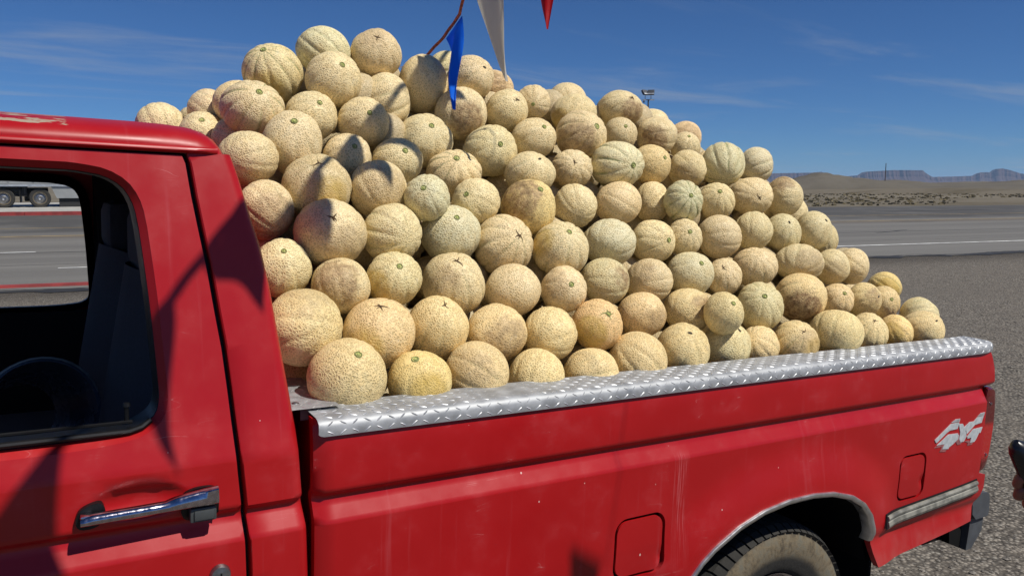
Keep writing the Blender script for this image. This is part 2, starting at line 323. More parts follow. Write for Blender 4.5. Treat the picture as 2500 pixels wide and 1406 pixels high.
class MB:
    def __init__(s): s.v = []; s.f = []
    def add(s, v, f):
        k = len(s.v); s.v += [tuple(p) for p in v]; s.f += [tuple(i + k for i in q) for q in f]; return s
    def box(s, a, b, bev=0.0):
        (x0, y0, z0), (x1, y1, z1) = a, b
        if bev <= 0:
            v = [(x0, y0, z0), (x1, y0, z0), (x1, y1, z0), (x0, y1, z0), (x0, y0, z1), (x1, y0, z1), (x1, y1, z1), (x0, y1, z1)]
            return s.add(v, [(0, 3, 2, 1), (4, 5, 6, 7), (0, 1, 5, 4), (1, 2, 6, 5), (2, 3, 7, 6), (3, 0, 4, 7)])
        bm = bmesh.new(); bmesh.ops.create_cube(bm, size=1.0)
        for q in bm.verts: q.co = Vector(((x0 + x1) / 2 + q.co.x * (x1 - x0), (y0 + y1) / 2 + q.co.y * (y1 - y0), (z0 + z1) / 2 + q.co.z * (z1 - z0)))
        bmesh.ops.bevel(bm, geom=bm.edges[:], offset=bev, segments=2, profile=.6, affect='EDGES')
        bm.verts.index_update(); s.add([q.co[:] for q in bm.verts], [[q.index for q in f.verts] for f in bm.faces]); bm.free(); return s
    def tube(s, pts, rad, n=10, cap=True):
        pts = [Vector(p) for p in pts]; rad = rad if isinstance(rad, (list, tuple)) else [rad] * len(pts); k0 = len(s.v); up = None
        for i, p in enumerate(pts):
            d = (pts[min(i + 1, len(pts) - 1)] - pts[max(i - 1, 0)]).normalized()
            if up is None: up = Vector((0, 0, 1)) if abs(d.z) < .9 else Vector((1, 0, 0))
            a = (up - d * up.dot(d)).normalized(); b = d.cross(a); up = a
            for j in range(n):
                w = 2 * math.pi * j / n; s.v.append(tuple(p + (a * math.cos(w) + b * math.sin(w)) * rad[i]))
        for i in range(len(pts) - 1):
            for j in range(n):
                s.f.append((k0 + i * n + j, k0 + i * n + (j + 1) % n, k0 + (i + 1) * n + (j + 1) % n, k0 + (i + 1) * n + j))
        if cap:
            s.f.append(tuple(k0 + j for j in reversed(range(n)))); s.f.append(tuple(k0 + (len(pts) - 1) * n + j for j in range(n)))
        return s
    def lathe(s, prof, n=48, axis='Y', c=(0, 0, 0), closed=False):
        k0 = len(s.v); m = len(prof)
        for i in range(n):
            w = 2 * math.pi * i / n
            for r, h in prof:
                a, b = r * math.cos(w), r * math.sin(w)
                s.v.append((c[0] + a, c[1] + h, c[2] + b) if axis == 'Y' else (c[0] + a, c[1] + b, c[2] + h))
        for i in range(n):
            for j in range(m if closed else m - 1):
                s.f.append((k0 + i * m + j, k0 + i * m + (j + 1) % m, k0 + ((i + 1) % n) * m + (j + 1) % m, k0 + ((i + 1) % n) * m + j))
        return s
    def prism(s, poly, y0, y1):
        n = len(poly); v = [(x, y0, z) for x, z in poly] + [(x, y1, z) for x, z in poly]
        return s.add(v, [tuple(range(n)), tuple(reversed(range(n, 2 * n)))] + [(i, i + n, (i + 1) % n + n, (i + 1) % n) for i in range(n)])
    def grid(s, rows):
        k0 = len(s.v); m = len(rows[0])
        for r in rows: s.v += [tuple(p) for p in r]
        for i in range(len(rows) - 1):
            for j in range(m - 1): s.f.append((k0 + i * m + j, k0 + i * m + j + 1, k0 + (i + 1) * m + j + 1, k0 + (i + 1) * m + j))
        return s
    def obj(s, name, mat, parent=None, smooth=False, sharp=38, loc=None): return mesh_obj(name, s.v, s.f, mat, parent, smooth, sharp, loc)
def dens(poly, step, closed=True):
    o = []
    n = len(poly)
    for i in range(n if closed else n - 1):
        a, b = poly[i], poly[(i + 1) % n]; d = math.hypot(b[0] - a[0], b[1] - a[1]); k = max(1, int(math.ceil(d / step)))
        o += [(a[0] + (b[0] - a[0]) * j / k, a[1] + (b[1] - a[1]) * j / k) for j in range(k)]
    if not closed: o.append(poly[-1])
    return o
def inside(p, poly):
    x, y = p; c = False; j = len(poly) - 1
    for i in range(len(poly)):
        xi, yi = poly[i]; xj, yj = poly[j]
        if (yi > y) != (yj > y) and x < (xj - xi) * (y - yi) / (yj - yi) + xi: c = not c
        j = i
    return c
def smooth_loop(poly, it=2, closed=True):
    for _ in range(it):
        q = []; n = len(poly)
        for i in range(n):
            a, b = poly[i], poly[(i + 1) % n]
            q.append((a[0] * .75 + b[0] * .25, a[1] * .75 + b[1] * .25)); q.append((a[0] * .25 + b[0] * .75, a[1] * .25 + b[1] * .75))
        poly = q
    return poly
def panel(outer, holes, yf, xs, zs, flange=0.02):
    """sheet-metal panel in the x/z plane lifted to y = yf(x, z), with holes and inward flanges on every edge"""
    outer = dens(outer, .02); holes = [dens(h, .02) for h in holes]
    bpts = np.array(outer + [p for h in holes for p in h])
    pts = [Vector(p) for p in outer]; edges = []; n = len(outer); edges += [(i, (i + 1) % n) for i in range(n)]
    for h in holes:
        k = len(pts); pts += [Vector(p) for p in h]; edges += [(k + i, k + (i + 1) % len(h)) for i in range(len(h))]
    for z in zs:
        for x in xs:
            if ((bpts[:, 0] - x) ** 2 + (bpts[:, 1] - z) ** 2).min() < .005 ** 2: continue
            if inside((x, z), outer) and not any(inside((x, z), h) for h in holes): pts.append(Vector((x, z)))
    vs, es, fs, *_ = delaunay_2d_cdt(pts, edges, [], 1, 1e-6)
    V = [(p.x, yf(p.x, p.y), p.y) for p in vs]; Fc = []
    for f in fs:
        c = ((vs[f[0]].x + vs[f[1]].x + vs[f[2]].x) / 3, (vs[f[0]].y + vs[f[1]].y + vs[f[2]].y) / 3)
        if any(inside(c, h) for h in holes) or not inside(c, outer): continue
        Fc.append(tuple(f))
    if flange:
        cnt = {}
        for f in Fc:
            for i in range(3):
                a, b = f[i], f[(i + 1) % 3]; cnt.setdefault((min(a, b), max(a, b)), []).append((a, b))
        mp = {}
        for k, l in cnt.items():
            if len(l) == 1:
                a, b = l[0]; q = []
                for i in (a, b):
                    if i not in mp: mp[i] = len(V); V.append((V[i][0], V[i][1] + flange, V[i][2]))
                Fc.append((b, a, mp[a], mp[b]))
    return V, Fc
def lin(a, b, n): return [a + (b - a) * i / (n - 1) for i in range(n)]
def interp(x, xs, ys): return float(np.interp(x, xs, ys))

# ------------------------------------------------------------------ ground, lot, road, desert  (road frame: u along, v across)
UX, UY = .9806, -.1961
def uv(u, v): return (u * UX - v * UY, u * UY + v * UX)
def GZ(v): return .013 * max(0.0, min(v, 60.0) - 12.0)
def strip(mb, us, v0, v1, dz, z0=None):
    rows = [[(*uv(u, v(u) if callable(v) else v), GZ(v(u) if callable(v) else v) + dz) for v in (v0, v1)] for u in us]; mb.grid(rows)
us = sorted(set([-12000, -6000, -2500, -1000, -400, -200, -100, 100, 200, 400, 1000, 2500, 6000, 12000] + list(range(-60, 61, 4))))
vs_ = [-9000, -3000, -800, -200, -60, -30] + [-20 + 2 * i for i in range(16)] + [12, 16, 30, 45, 60, 90, 140, 220, 400, 800, 1600, 3500, 8000, 14000]
vs_ = sorted(set(vs_))
rows = [[(*uv(u, v), GZ(v)) for v in vs_] for u in us]
mb = MB().grid(rows); g = mb.obj('ground', 'gravel')
g.data.materials.append(M['desert'])
nv = len(vs_) - 1
for i, p in enumerate(g.data.polygons): p.material_index = 1 if vs_[i % nv] >= 30 else 0
tag(g, kind='structure')

rd = empty('road'); tag(rd, kind='structure')
uroad = [-300, -200, -140, -100, -80] + [i * .5 - 60 for i in range(0, 261)] + [80, 100, 140, 200, 320, 600]
def rag(u):
    return 15.55 + .55 * (noise.noise(Vector((u * .22, 3.1, 0)))) + .16 * noise.noise(Vector((u * 1.3, 7.7, 0))) + .07 * noise.noise(Vector((u * 4.1, 1.7, 0)))
mb = MB()
rows = []
for u in uroad:
    e = rag(u) if -60 < u < 70 else 15.6
    r_ = [(*uv(u, e - .05), GZ(e) - .03), (*uv(u, e), GZ(e) + .028)] + [(*uv(u, v), GZ(v) + .03) for v in (16.5, 20, 24, 28, 32, 38, 43.6)] + [(*uv(u, 43.7), GZ(43.7) - .05)]
    rows.append(r_)
mb.grid(rows); mb.obj('asphalt', 'asphalt', rd)
rows = []
for i in range(0, 700):
    u = -30 + i * .13; e = rag(u); w = max(.02, .16 + .34 * noise.noise(Vector((u * .9, 4.4, 1))) + .12 * noise.noise(Vector((u * 3.7, 2.4, 1))))
    rows.append([(*uv(u, e - w), GZ(e) + .006), (*uv(u, e - w * .4), GZ(e) + .016), (*uv(u, e + .03 + .10 * max(0, noise.noise(Vector((u * 2.1, 9.4, 1))))), GZ(e) + .034)])
MB().grid(rows).obj('crumbled_edge', 'tar', rd)
def line(name, mat, u0, u1, v, w, dz=.036, step=2.0, wob=0.0, lift=0):
    n = max(2, int((u1 - u0) / step) + 1); mb = MB(); rows = []
    for u in lin(u0, u1, n):
        k = wob * noise.noise(Vector((u * .25, v, 2.2))) + wob * .4 * noise.noise(Vector((u * 1.4, v, 5.2)))
        rows.append([(*uv(u, v + k - w / 2), GZ(v + k - w / 2) + dz), (*uv(u, v + k + w / 2), GZ(v + k + w / 2) + dz)])
    mb.grid(rows); return mb.obj(name, mat, rd)
line('edge_line', 'white_line', 3, 220, 18.35, .15)
line('yellow_line', 'yellow_line', -120, 260, 28.9, .20); line('yellow_line', 'yellow_line', -120, 60, 33.2, .16, .037)
line('lane_dash', 'white_line', -9.0, -4.55, 23.0, .15); line('lane_dash', 'white_line', -22.0, -17.5, 23.0, .15); line('lane_dash', 'white_line', -3.35, .1, 18.9, .12)
line('tar_seam', 'tar', -80, 160, 22.85, .07, .034, .8, .16)
line('tar_seam', 'tar', -30, 140, 19.75, .03, .034, .8, .3)
for (u0, v0, du, dv, wd) in [(22.0, 22.6, 2.4, .9, .10), (31.2, 21.4, 2.0, 1.0, .09), (42.0, 32.0, 9.0, -2.2, .16), (50.0, 34.5, 14, 1.2, .18), (36, 37.0, 12, .5, .2), (60, 31.5, 12, 2.5, .18), (-5.2, 37.2, 3.2, .9, .35), (-1.8, 38.6, 1.6, .3, .25), (28.5, 28.2, 2.0, -.5, .1), (33.0, 20.6, 1.2, .2, .09)]:
    mb = MB(); rows = []
    for i in range(9):
        f = i / 8; u = u0 + du * f; v = v0 + dv * f + .25 * noise.noise(Vector((u * .8, v0, 0))); w = wd * (.3 + math.sin(math.pi * f))
        rows.append([(*uv(u, v - w / 2), GZ(v - w / 2) + .0345), (*uv(u, v + w / 2), GZ(v + w / 2) + .0345)])
    mb.grid(rows); mb.obj('tar_patch', 'tar', rd)
def kerb(name, mat, u0, u1, v0, v1, h, base):
    k = empty(name, (0, 0, 0)); n = int((u1 - u0) / 3.0)
    for i in range(n):
        a = u0 + (u1 - u0) * i / n + .008; b = u0 + (u1 - u0) * (i + 1) / n - .008
        P = [(*uv(a, v0), base), (*uv(b, v0), base), (*uv(b, v1), base), (*uv(a, v1), base), (*uv(a, v0 + .02), base + h), (*uv(b, v0 + .02), base + h), (*uv(b, v1), base + h + .004), (*uv(a, v1), base + h + .004)]
        mesh_obj('kerb_stone', P, [(0, 3, 2, 1), (4, 5, 6, 7), (0, 1, 5, 4), (1, 2, 6, 5), (2, 3, 7, 6), (3, 0, 4, 7)], mat, k)
    return k
k1 = kerb('red_kerb', 'red_kerb', -30, 4.2, 15.80, 15.95, .075, GZ(15.6) + .0); tag(k1, 'low red painted kerb along the near road edge, seen through the cab', 'kerb')
k2 = kerb('red_kerb', 'red_kerb', -45, 12, 43.75, 44.0, .22, GZ(43.7) - .02); tag(k2, 'red painted kerb on the far side of the road under the trailer', 'kerb')
mb = MB(); strip(mb, lin(-45, 12, 12), 44.0, 58, .20); o = mb.obj('far_pavement', 'concrete'); tag(o, kind='structure')

# far mound and pale dune ridges
def hill(name, cx, cy, ang, L, Wd, H, seed, mat, nx=90, ny=50, asym=0.0, base=.4):
    ca, sa = math.cos(ang), math.sin(ang); rows = []
    for i in range(nx):
        a = -1 + 2 * i / (nx - 1); r = []
        for j in range(ny):
            b = -1 + 2 * j / (ny - 1)
            e = max(0, 1 - a * a) ** 1.3 * max(0, 1 - abs(b) ** 2) ** 1.2
            h = H * e * (1 + .35 * noise.noise(Vector((a * 2.2 + seed, b * 1.6, seed)))) + H * .06 * e * noise.noise(Vector((a * 14 + seed, b * 9, 0))) + H * asym * e * a
            x, y = a * L, b * Wd; r.append((cx + x * ca - y * sa, cy + x * sa + y * ca, base + h - .6 * (1 - min(1, e * 8))))
        rows.append(r)
    o = MB().grid(rows).obj(name, mat, None, True, 180); tag(o, kind='structure'); return o
def pol(az, d): return (d * math.cos(R(az)), d * math.sin(R(az)))
x, y = pol(37.2, 270); hill('dune', x, y, R(37.2 - 90), 28, 40, 5.0, 1.3, 'dune')
x, y = pol(34.6, 330); hill('dune', x, y, R(34 - 90), 44, 40, 3.2, 4.1, 'dune')
x, y = pol(31.5, 460); hill('dune', x, y, R(31 - 90), 80, 50, 3.6, 8.3, 'dune')
x, y = pol(26.0, 330); hill('dune', x, y, R(26 - 90), 60, 60, 3.0, 6.3, 'dune')
x, y = pol(41.5, 420); hill('dune', x, y, R(41 - 90), 60, 50, 3.0, 2.3, 'dune')
x, y = pol(33.0, 160); hill('dune', x, y, R(33 - 90), 50, 16, 1.0, 3.3, 'desert', base=.5)

# mesas on the horizon (distance in km scaled to what the eye reads as far)
def mesa(name, az0, az1, d, prof, seed):
    """prof: list of (fraction along, top height)"""
    x0, y0 = pol(az0, d); x1, y1 = pol(az1, d * 1.02); n = 150; rows = []
    dx, dy = (x1 - x0), (y1 - y0); L = math.hypot(dx, dy); tx, ty = dx / L, dy / L; nx_, ny_ = (ty, -tx)
    if nx_ * x0 + ny_ * y0 > 0: nx_, ny_ = -nx_, -ny_          # towards the viewer
    fr = [p[0] for p in prof]; hh = [p[1] for p in prof]
    for i in range(n):
        f = i / (n - 1); H = interp(f, fr, hh); H *= 1 + .015 * noise.noise(Vector((f * 60, seed, 0)))
        gul = 60 * noise.noise(Vector((f * 26, seed, 1))) + 30 * noise.noise(Vector((f * 70, seed, 2)))
        r = []
        for w, hf in ((420, 0), (300, .10), (200, .26), (120, .46), (80, .60), (66, .80), (56, .84), (44, 1.0), (-20, 1.0), (-200, .98), (-500, .5), (-900, 0)):
            ww = w + gul * (.35 + .65 * min(1, max(0, w) / 300)) if w > -100 else w
            r.append((x0 + dx * f + nx_ * ww, y0 + dy * f + ny_ * ww, GZ(999) + H * hf - 2))
        rows.append(r)
    o = MB().grid(rows).obj(name, 'mesa', None, False); tag(o, kind='structure'); return o
mesa('mesa', 45.5, 36.2, 6000, [(0, 60), (.1, 84), (.40, 92), (.55, 95), (.73, 97), (.80, 103), (.835, 96), (.90, 70), (.96, 38), (1, 8)], 1.1)
mesa('mesa', 36.9, 30.6, 6400, [(0, 4), (.08, 62), (.12, 78), (.22, 82), (.27, 108), (.5, 118), (.78, 116), (.80, 100), (.86, 70), (.95, 62), (1, 30)], 5.1)
mesa('mesa', 31.9, 22.0, 6900, [(0, 30), (.05, 72), (.20, 76), (.28, 80), (.31, 104), (.35, 106), (.37, 100), (.395, 128), (.43, 132), (.47, 118), (.52, 96), (.60, 76), (1, 70)], 9.1)
mesa('mesa', 60.0, 44.0, 7600, [(0, 30), (.2, 60), (.5, 70), (.8, 80), (1, 60)], 3.1)
mesa('mesa', 24.0, 2.0, 7400, [(0, 50), (.2, 70), (.5, 90), (.8, 60), (1, 40)], 7.1)

# dry scrub on the flats
mb = MB(); rr = random.Random(3)
for i in range(3600):
    az = rr.uniform(22, 46); d = 52 + 330 * rr.random() ** 1.8; x, y = pol(az, d); v = x * .1961 + y * .9806
    if v < 45.5: continue
    if noise.noise(Vector((x * .03, y * .05, 0))) < -.08: continue
    h = rr.uniform(.03, .12) * (1 + d / 500); w = h * rr.uniform(1.2, 3.5); k = len(mb.v)
    for a in range(3):
        ph = rr.uniform(0, 6.28); c, s_ = math.cos(ph), math.sin(ph); ox, oy = rr.uniform(-w, w) * .5, rr.uniform(-w, w) * .5; z0 = GZ(v)
        mb.add([(x + ox - c * w * .5, y + oy - s_ * w * .5, z0), (x + ox + c * w * .5, y + oy + s_ * w * .5, z0), (x + ox + c * w * .35, y + oy + s_ * w * .35, z0 + h * rr.uniform(.6, 1)), (x + ox, y + oy, z0 + h * 1.05), (x + ox - c * w * .4, y + oy - s_ * w * .4, z0 + h * rr.uniform(.5, .9))], [(0, 1, 2, 3, 4)])
o = mb.obj('desert_scrub', 'scrub'); tag(o, 'low dry scrub and grass scattered over the desert flats', 'scrub', kind='stuff')
# loose stones on the lot
mb = MB(); rr = random.Random(4)
ico = [(0, 0, 1), (.9, 0, .3), (.28, .85, .35), (-.72, .53, .3), (-.72, -.53, .33), (.28, -.85, .3), (0, 0, -.5)]
icf = [(0, 1, 2), (0, 2, 3), (0, 3, 4), (0, 4, 5), (0, 5, 1), (6, 2, 1), (6, 3, 2), (6, 4, 3), (6, 5, 4), (6, 1, 5)]
for i in range(12000):
    az = rr.uniform(14, 60); d = 2.6 + 11 * rr.random() ** 1.7; x, y = pol(az, d)
    s_ = rr.uniform(.004, .011) * (1.9 if rr.random() < .05 else 1) * (1 + d * .04); ph = rr.uniform(0, 6.28); c, q = math.cos(ph), math.sin(ph); ex_ = rr.uniform(.6, 1.3)
    v = x * .1961 + y * .9806
    if v > 15: continue
    mb.add([(x + s_ * (a * c * ex_ - b * q), y + s_ * (a * q * ex_ + b * c), GZ(v) + s_ * e * .7) for a, b, e in ico], icf)
o = mb.obj('loose_gravel', 'stone'); tag(o, 'loose pebbles scattered over the gravel lot', 'gravel', kind='stuff')

# floodlight mast
x, y = 0.6746 * 62, 0.7879 * 62; zt = CAM_H + .1169 * 62
fm = empty('floodlight_mast', (x, y, GZ(60))); fm.rotation_euler = (0, 0, R(-31)); tag(fm, 'tall thin mast with a cluster of floodlights on top, beyond the pile', 'light mast')
h = zt - GZ(60)
MB().tube([(0, 0, 0), (0, 0, h - .55)], [.11, .055], 10).obj('pole', 'darkmetal', fm, True)
MB().box((-.45, -.05, h - .62), (.45, .05, h - .54)).tube([(-.25, 0, h - .58), (-.25, 0, h - .25)], .03, 6).tube([(.2, 0, h - .58), (.2, 0, h - .25)], .03, 6).obj('crossbar', 'galv', fm)
for cx_, rz in ((-.28, 38), (.19, -18)):
    k = empty('lamp_head', (cx_, 0, h - .02), (R(-32), 0, R(rz)), fm)
    MB().box((-.26, -.09, -.20), (.26, .09, .20), .02).obj('housing', 'darkmetal', k); MB().box((-.25, -.12, -.25), (.25, -.091, -.14), .01).obj('visor', 'galv', k)
MB().box((-.42, -.12, h - .80), (-.30, 0, h - .66)).obj('junction_box', 'darkmetal', fm)
# utility pole
x, y = .9226 * 270, .6232 * 270
up_ = empty('utility_pole', (x, y, .6)); tag(up_, 'lone thin wooden utility pole standing in the desert', 'pole')
MB().tube([(0, 0, 0), (.04, .02, 8.9)], [.17, .12], 8).obj('pole', 'wood', up_, True)
MB().box((-.12, -.04, 8.5), (.2, .04, 8.62)).obj('pin', 'wood', up_)

# semi trailer across the road
tr = empty('semi_trailer', (-2.0, 50.6, GZ(50) + .16), (0, 0, R(-1.5))); tag(tr, 'long white semi trailer parked across the road, seen through the cab window', 'trailer')
MB().box((-9.5, 0, 1.28), (6.6, 2.5, 4.0), .03).obj('cargo_box', 'trailer', tr); MB().box((-9.5, -.03, 1.17), (6.6, 2.5, 1.276)).obj('bottom_rail', 'galv', tr)
for i in range(14): MB().box((-9.3 + i * 1.15, -.035, 1.40), (-9.22 + i * 1.15, -.001, 4.0)).obj('side_post', 'trailer', tr)
MB().box((-2.2, .3, .62), (1.9, 2.2, 1.16)).obj('underframe', 'under', tr)
def trailer_wheel(x):
    k = empty('wheel', (x, .14, .53), (0, 0, 0), tr)
    MB().lathe([(.30, .0), (.36, -.02), (.48, -.03), (.525, .02), (.525, .22), (.48, .27), (.30, .27)], 32).obj('tyre', 'tyre', k, True)
    MB().lathe([(0, .06), (.10, .03), (.12, .07), (.22, .10), (.29, .0), (.30, .02)], 24).obj('rim', 'steel', k, True)
for x in (.72, -.62, -1.95, 2.4): trailer_wheel(x + .1)
MB().box((1.55, .1, .30), (1.60, 2.3, 1.15)).obj('mud_flap', 'black', tr)
MB().box((1.75, .7, .35), (2.9, 2.0, 1.1), .05).obj('spare_carrier', 'under', tr)
MB().add([(3.05, .06, 1.16), (3.30, .06, .52), (6.6, .06, .52), (6.6, .06, 1.16), (3.05, .10, 1.16), (3.30, .10, .52), (6.6, .10, .52), (6.6, .10, 1.16)], [(0, 1, 2, 3), (7, 6, 5, 4), (0, 4, 5, 1), (1, 5, 6, 2), (2, 6, 7, 3), (3, 7, 4, 0)]).obj('side_skirt', 'trailer', tr)
MB().box((3.4, .2, .05), (6.6, 2.2, .5)).obj('support_leg', 'under', tr)

# ------------------------------------------------------------------ the pickup truck (local: x rearwards, y inwards, z up from the rail lip)
TILT = R(2.2044); TW = 1.95
T_ORG = Vector((.4835, 1.6, CAM_H - .5198))
truck = empty('pickup_truck', T_ORG, (0, TILT, 0))
tag(truck, 'faded red pickup truck with chrome door handle and diamond plate bed rails', 'pickup truck')
LOWZ = [-.70, -.615, -.602, -.574, -.55, -.42, -.25, -.192, -.148, -.140, -.126]
LOWY = [-.006, .013, .013, -.002, -.005, -.011, -.012, -.012, .013, .013, -.001]
def ycab(z): return interp(z, LOWZ + [-.03, .045, .60, .64], LOWY + [0.0, .022, .15, .165])
ARCH = [(1.035, -.70), (1.046, -.62), (1.07, -.545), (1.11, -.503), (1.156, -.470), (1.252, -.421), (1.353, -.391), (1.46, -.377), (1.574, -.377), (1.674, -.388), (1.77, -.415), (1.839, -.453), (1.884, -.499), (1.911, -.555), (1.922, -.60), (1.936, -.65), (1.956, -.70)]
ARCHD = np.array(dens(ARCH, .015, False))
def ybed(x, z):
    y = interp(z, LOWZ + [-.10, -.03, 0, .03], LOWY + [-.002, 0.0, .004, .012])
    d = math.sqrt(((ARCHD[:, 0] - x) ** 2 + (ARCHD[:, 1] - z) ** 2).min())
    f = max(0.0, 1 - d / .17); y -= .026 * f * f * (3 - 2 * f)
    if x > 2.38: y += .010 * ((x - 2.38) / .28) ** 2.2
    if x < .03: y += .02 * ((.03 - x) / .03) ** 2
    return y
def levels(z0, z1, step, extra):
    s_ = sorted(set([round(z, 4) for z in list(np.arange(z0, z1, step)) + [e for e in extra if z0 < e < z1]])); o_ = []
    for z in s_:
        if not o_ or z - o_[-1] > .003: o_.append(z)
    return o_
EX = [-.615, -.602, -.588, -.574, -.55, -.192, -.184, -.2, -.148, -.144, -.140, -.133, -.126, -.118]
def rrect(x0, x1, z0, z1, r, n=6):
    o_ = []
    for cx, cz, a0 in ((x1 - r, z1 - r, 0), (x0 + r, z1 - r, 90), (x0 + r, z0 + r, 180), (x1 - r, z0 + r, 270)):
        for i in range(n + 1): a = R(a0 + 90 * i / n); o_.append((cx + r * math.cos(a), cz + r * math.sin(a)))
    return o_
FD1 = rrect(.808, .985, -.505, -.331, .040); FD2 = rrect(2.062, 2.219, -.498, -.332, .034)
BED_OUT = [(0, .03), (2.598, .03), (2.628, -.02), (2.652, -.07), (2.664, -.122), (2.655, -.136), (2.594, -.138), (2.592, -.474), (2.645, -.486), (2.648, -.54), (2.612, -.60), (2.585, -.665), (2.1, -.698), (1.956, -.70)] + ARCH[::-1][1:] + [(0, -.70)]
zl = levels(-.70, .03, .018, EX)
V, Fc = panel(BED_OUT, [FD1, FD2], ybed, lin(.0, 2.66, 120), zl, .022)
bed = empty('cargo_bed', (0, 0, 0), (0, 0, 0), truck)
mesh_obj('side_panel', V, Fc, 'paint', bed, True, 50)
for FD, nm, dent in ((FD1, 'fuel_door', (.975, -.462)), (FD2, 'fuel_door', (2.206, -.44))):
    cx = sum(p[0] for p in FD) / len(FD); cz = sum(p[1] for p in FD) / len(FD)
    inn = []
    for px_, pz_ in FD:
        d = math.hypot(px_ - cx, pz_ - cz); k = (d - .0100) / d; inn.append((cx + (px_ - cx) * k, cz + (pz_ - cz) * k))
    def yd(x, z, dent=dent): return ybed(x, z) + .001 + .007 * math.exp(-(((x - dent[0]) / .014) ** 2 + ((z - dent[1]) / .02) ** 2))
    Vd, Fd = panel(inn, [], yd, lin(min(p[0] for p in inn), max(p[0] for p in inn), 22), lin(min(p[1] for p in inn), max(p[1] for p in inn), 24), .006)
    mesh_obj(nm, Vd, Fd, 'paint', bed, True, 60)
    Vb, Fb = panel(FD, [], lambda x, z: ybed(x, z) + .030, lin(min(p[0] for p in FD), max(p[0] for p in FD), 8), lin(min(p[1] for p in FD), max(p[1] for p in FD), 8), 0)
    mesh_obj('door_recess', Vb, Fb, 'black', bed, True)  # black sheet puts the shade of the door gap into the colour
# far side, front wall, floor, inner walls, tailgate
FAR = [(x, z) for x, z in BED_OUT]
V2, F2 = panel(FAR, [], ybed, lin(0, 2.66, 60), levels(-.70, .03, .03, EX), .022)
mesh_obj('side_panel', [(x, TW - y, z) for x, y, z in V2], [tuple(reversed(f)) for f in F2], 'paint', bed, True, 50)
MB().box((.022, .03, -.66), (.05, TW - .03, .012)).obj('front_wall', 'paint', bed)
MB().box((.05, .43, -.56), (2.60, TW - .43, -.50)).obj('floor_pan', 'steel', bed)
MB().box((.05, .112, -.36), (2.60, .125, .026)).box((.05,.125,-.50),(1.0,.43,-.49)).box((1.96,.125,-.50),(2.6,.43,-.49)).obj('inner_wall', 'paint', bed); MB().box((.05, TW - .125, -.50), (2.60, TW - .112, .026)).obj('inner_wall', 'paint', bed)
tg = MB().box((2.615, .09, -.50), (2.66, TW - .09, .004), .008).obj('tailgate', 'paint', bed, True)
# wheel well liner
mb = MB(); rows = [[(x, y, z) for x, z in ARCH] for y in (.018, .06, .2, .42)]; mb.grid(rows); mb.v += []; mb.obj('wheel_well', 'liner', bed, True)
MB().add([(1.0, .425, -.72), (1.96, .425, -.72), (1.96, .425, -.36), (1.0, .425, -.36)], [(0, 1, 2, 3)]).obj('wheel_well_wall', 'liner', bed)
# bright moulding round the arch (inside lip and face)
a2 = [p for p in dens(ARCH, .02, False) if p[1] > -.605 or p[0] < 1.4]; rows = []
for i, (x, z) in enumerate(a2):
    p0, p1 = a2[max(0, i - 1)], a2[min(len(a2) - 1, i + 1)]; tx, tz = p1[0] - p0[0], p1[1] - p0[1]; l = math.hypot(tx, tz); nx_, nz_ = -tz / l, tx / l   # outward (up)
    if nz_ < 0 and abs(tx) > .001 and z > -.5: nx_, nz_ = -nx_, -nz_
    y = ybed(x, z)
    sec = [(.005, .001), (.0055, -.004), (.003, -.008), (-.002, -.0085), (-.011, -.004), (-.0135, .004), (-.013, .035)]
    rows.append([(x + nx_ * s_, y + dy, z + nz_ * s_) for s_, dy in sec])
MB().grid(rows).obj('arch_moulding', 'archtrim', bed, True, 50)
# body side moulding behind the wheel
tx0, tz0, tx1, tz1 = 1.998, -.553, 2.572, -.521
mb = MB(); rows = []
for i in range(25):
    f = i / 24; x = tx0 + (tx1 - tx0) * f; zc = tz0 + (tz1 - tz0) * f; wv = .0015 * noise.noise(Vector((x * 9, 0, 0)))
    rows.append([(x, ybed(x, zc) + dy + wv, zc + dz) for dz, dy in ((.024, .004), (.023, -.010), (.016, -.014), (.009, -.013), (.006, -.008), (.002, -.013), (-.010, -.016), (-.020, -.012), (-.023, .004))])
mb.grid(rows); mb.f.append(tuple(range(9))); mb.f.append(tuple(24 * 9 + i for i in reversed(range(9)))); mb.obj('side_moulding', 'moulding', bed, True, 35)
rows = []
for i in range(13):
    f = i / 12; x = tx0 - .006 + (tx1 - tx0 + .012) * f; zc = tz0 + (tz1 - tz0) * f
    rows.append([(x, ybed(x, zc) + dy, zc + dz) for dz, dy in ((.030, .0), (.029, -.0045), (-.028, -.0045), (-.030, .0))])
MB().grid(rows).obj('moulding_backing', 'black', bed, True)
# tail lamp
TL = smooth_loop([(2.596, -.141), (2.655, -.141), (2.672, -.165), (2.679, -.25), (2.676, -.331), (2.660, -.443), (2.628, -.476), (2.596, -.474)], 1)
mb = MB(); n = len(TL)
ring = lambda y, k, zz=0: [(2.63 + (x - 2.63) * k, y, -.31 + (z + .31) * k) for x, z in TL]
rows = [ring(.09, 1.0), ring(.03, 1.0), ring(.012, .985), ring(.004, .95), ring(.001, .80)]
for r_ in rows: mb.v += r_
for i in range(len(rows) - 1):
    for j in range(n): mb.f.append((i * n + j, i * n + (j + 1) % n, (i + 1) * n + (j + 1) % n, (i + 1) * n + j))
mb.f.append(tuple(range(n))); mb.f.append(tuple(reversed(range((len(rows) - 1) * n, len(rows) * n)))); lamp = mb.obj('tail_lamp', 'lens', bed, True, 40)
for zz in (-.205, -.405): MB().lathe([(0, -.0035), (.005, -.003), (.006, .006)], 12, 'Y', (2.634, .0, zz)).obj('lamp_screw', 'chrome', lamp, True)
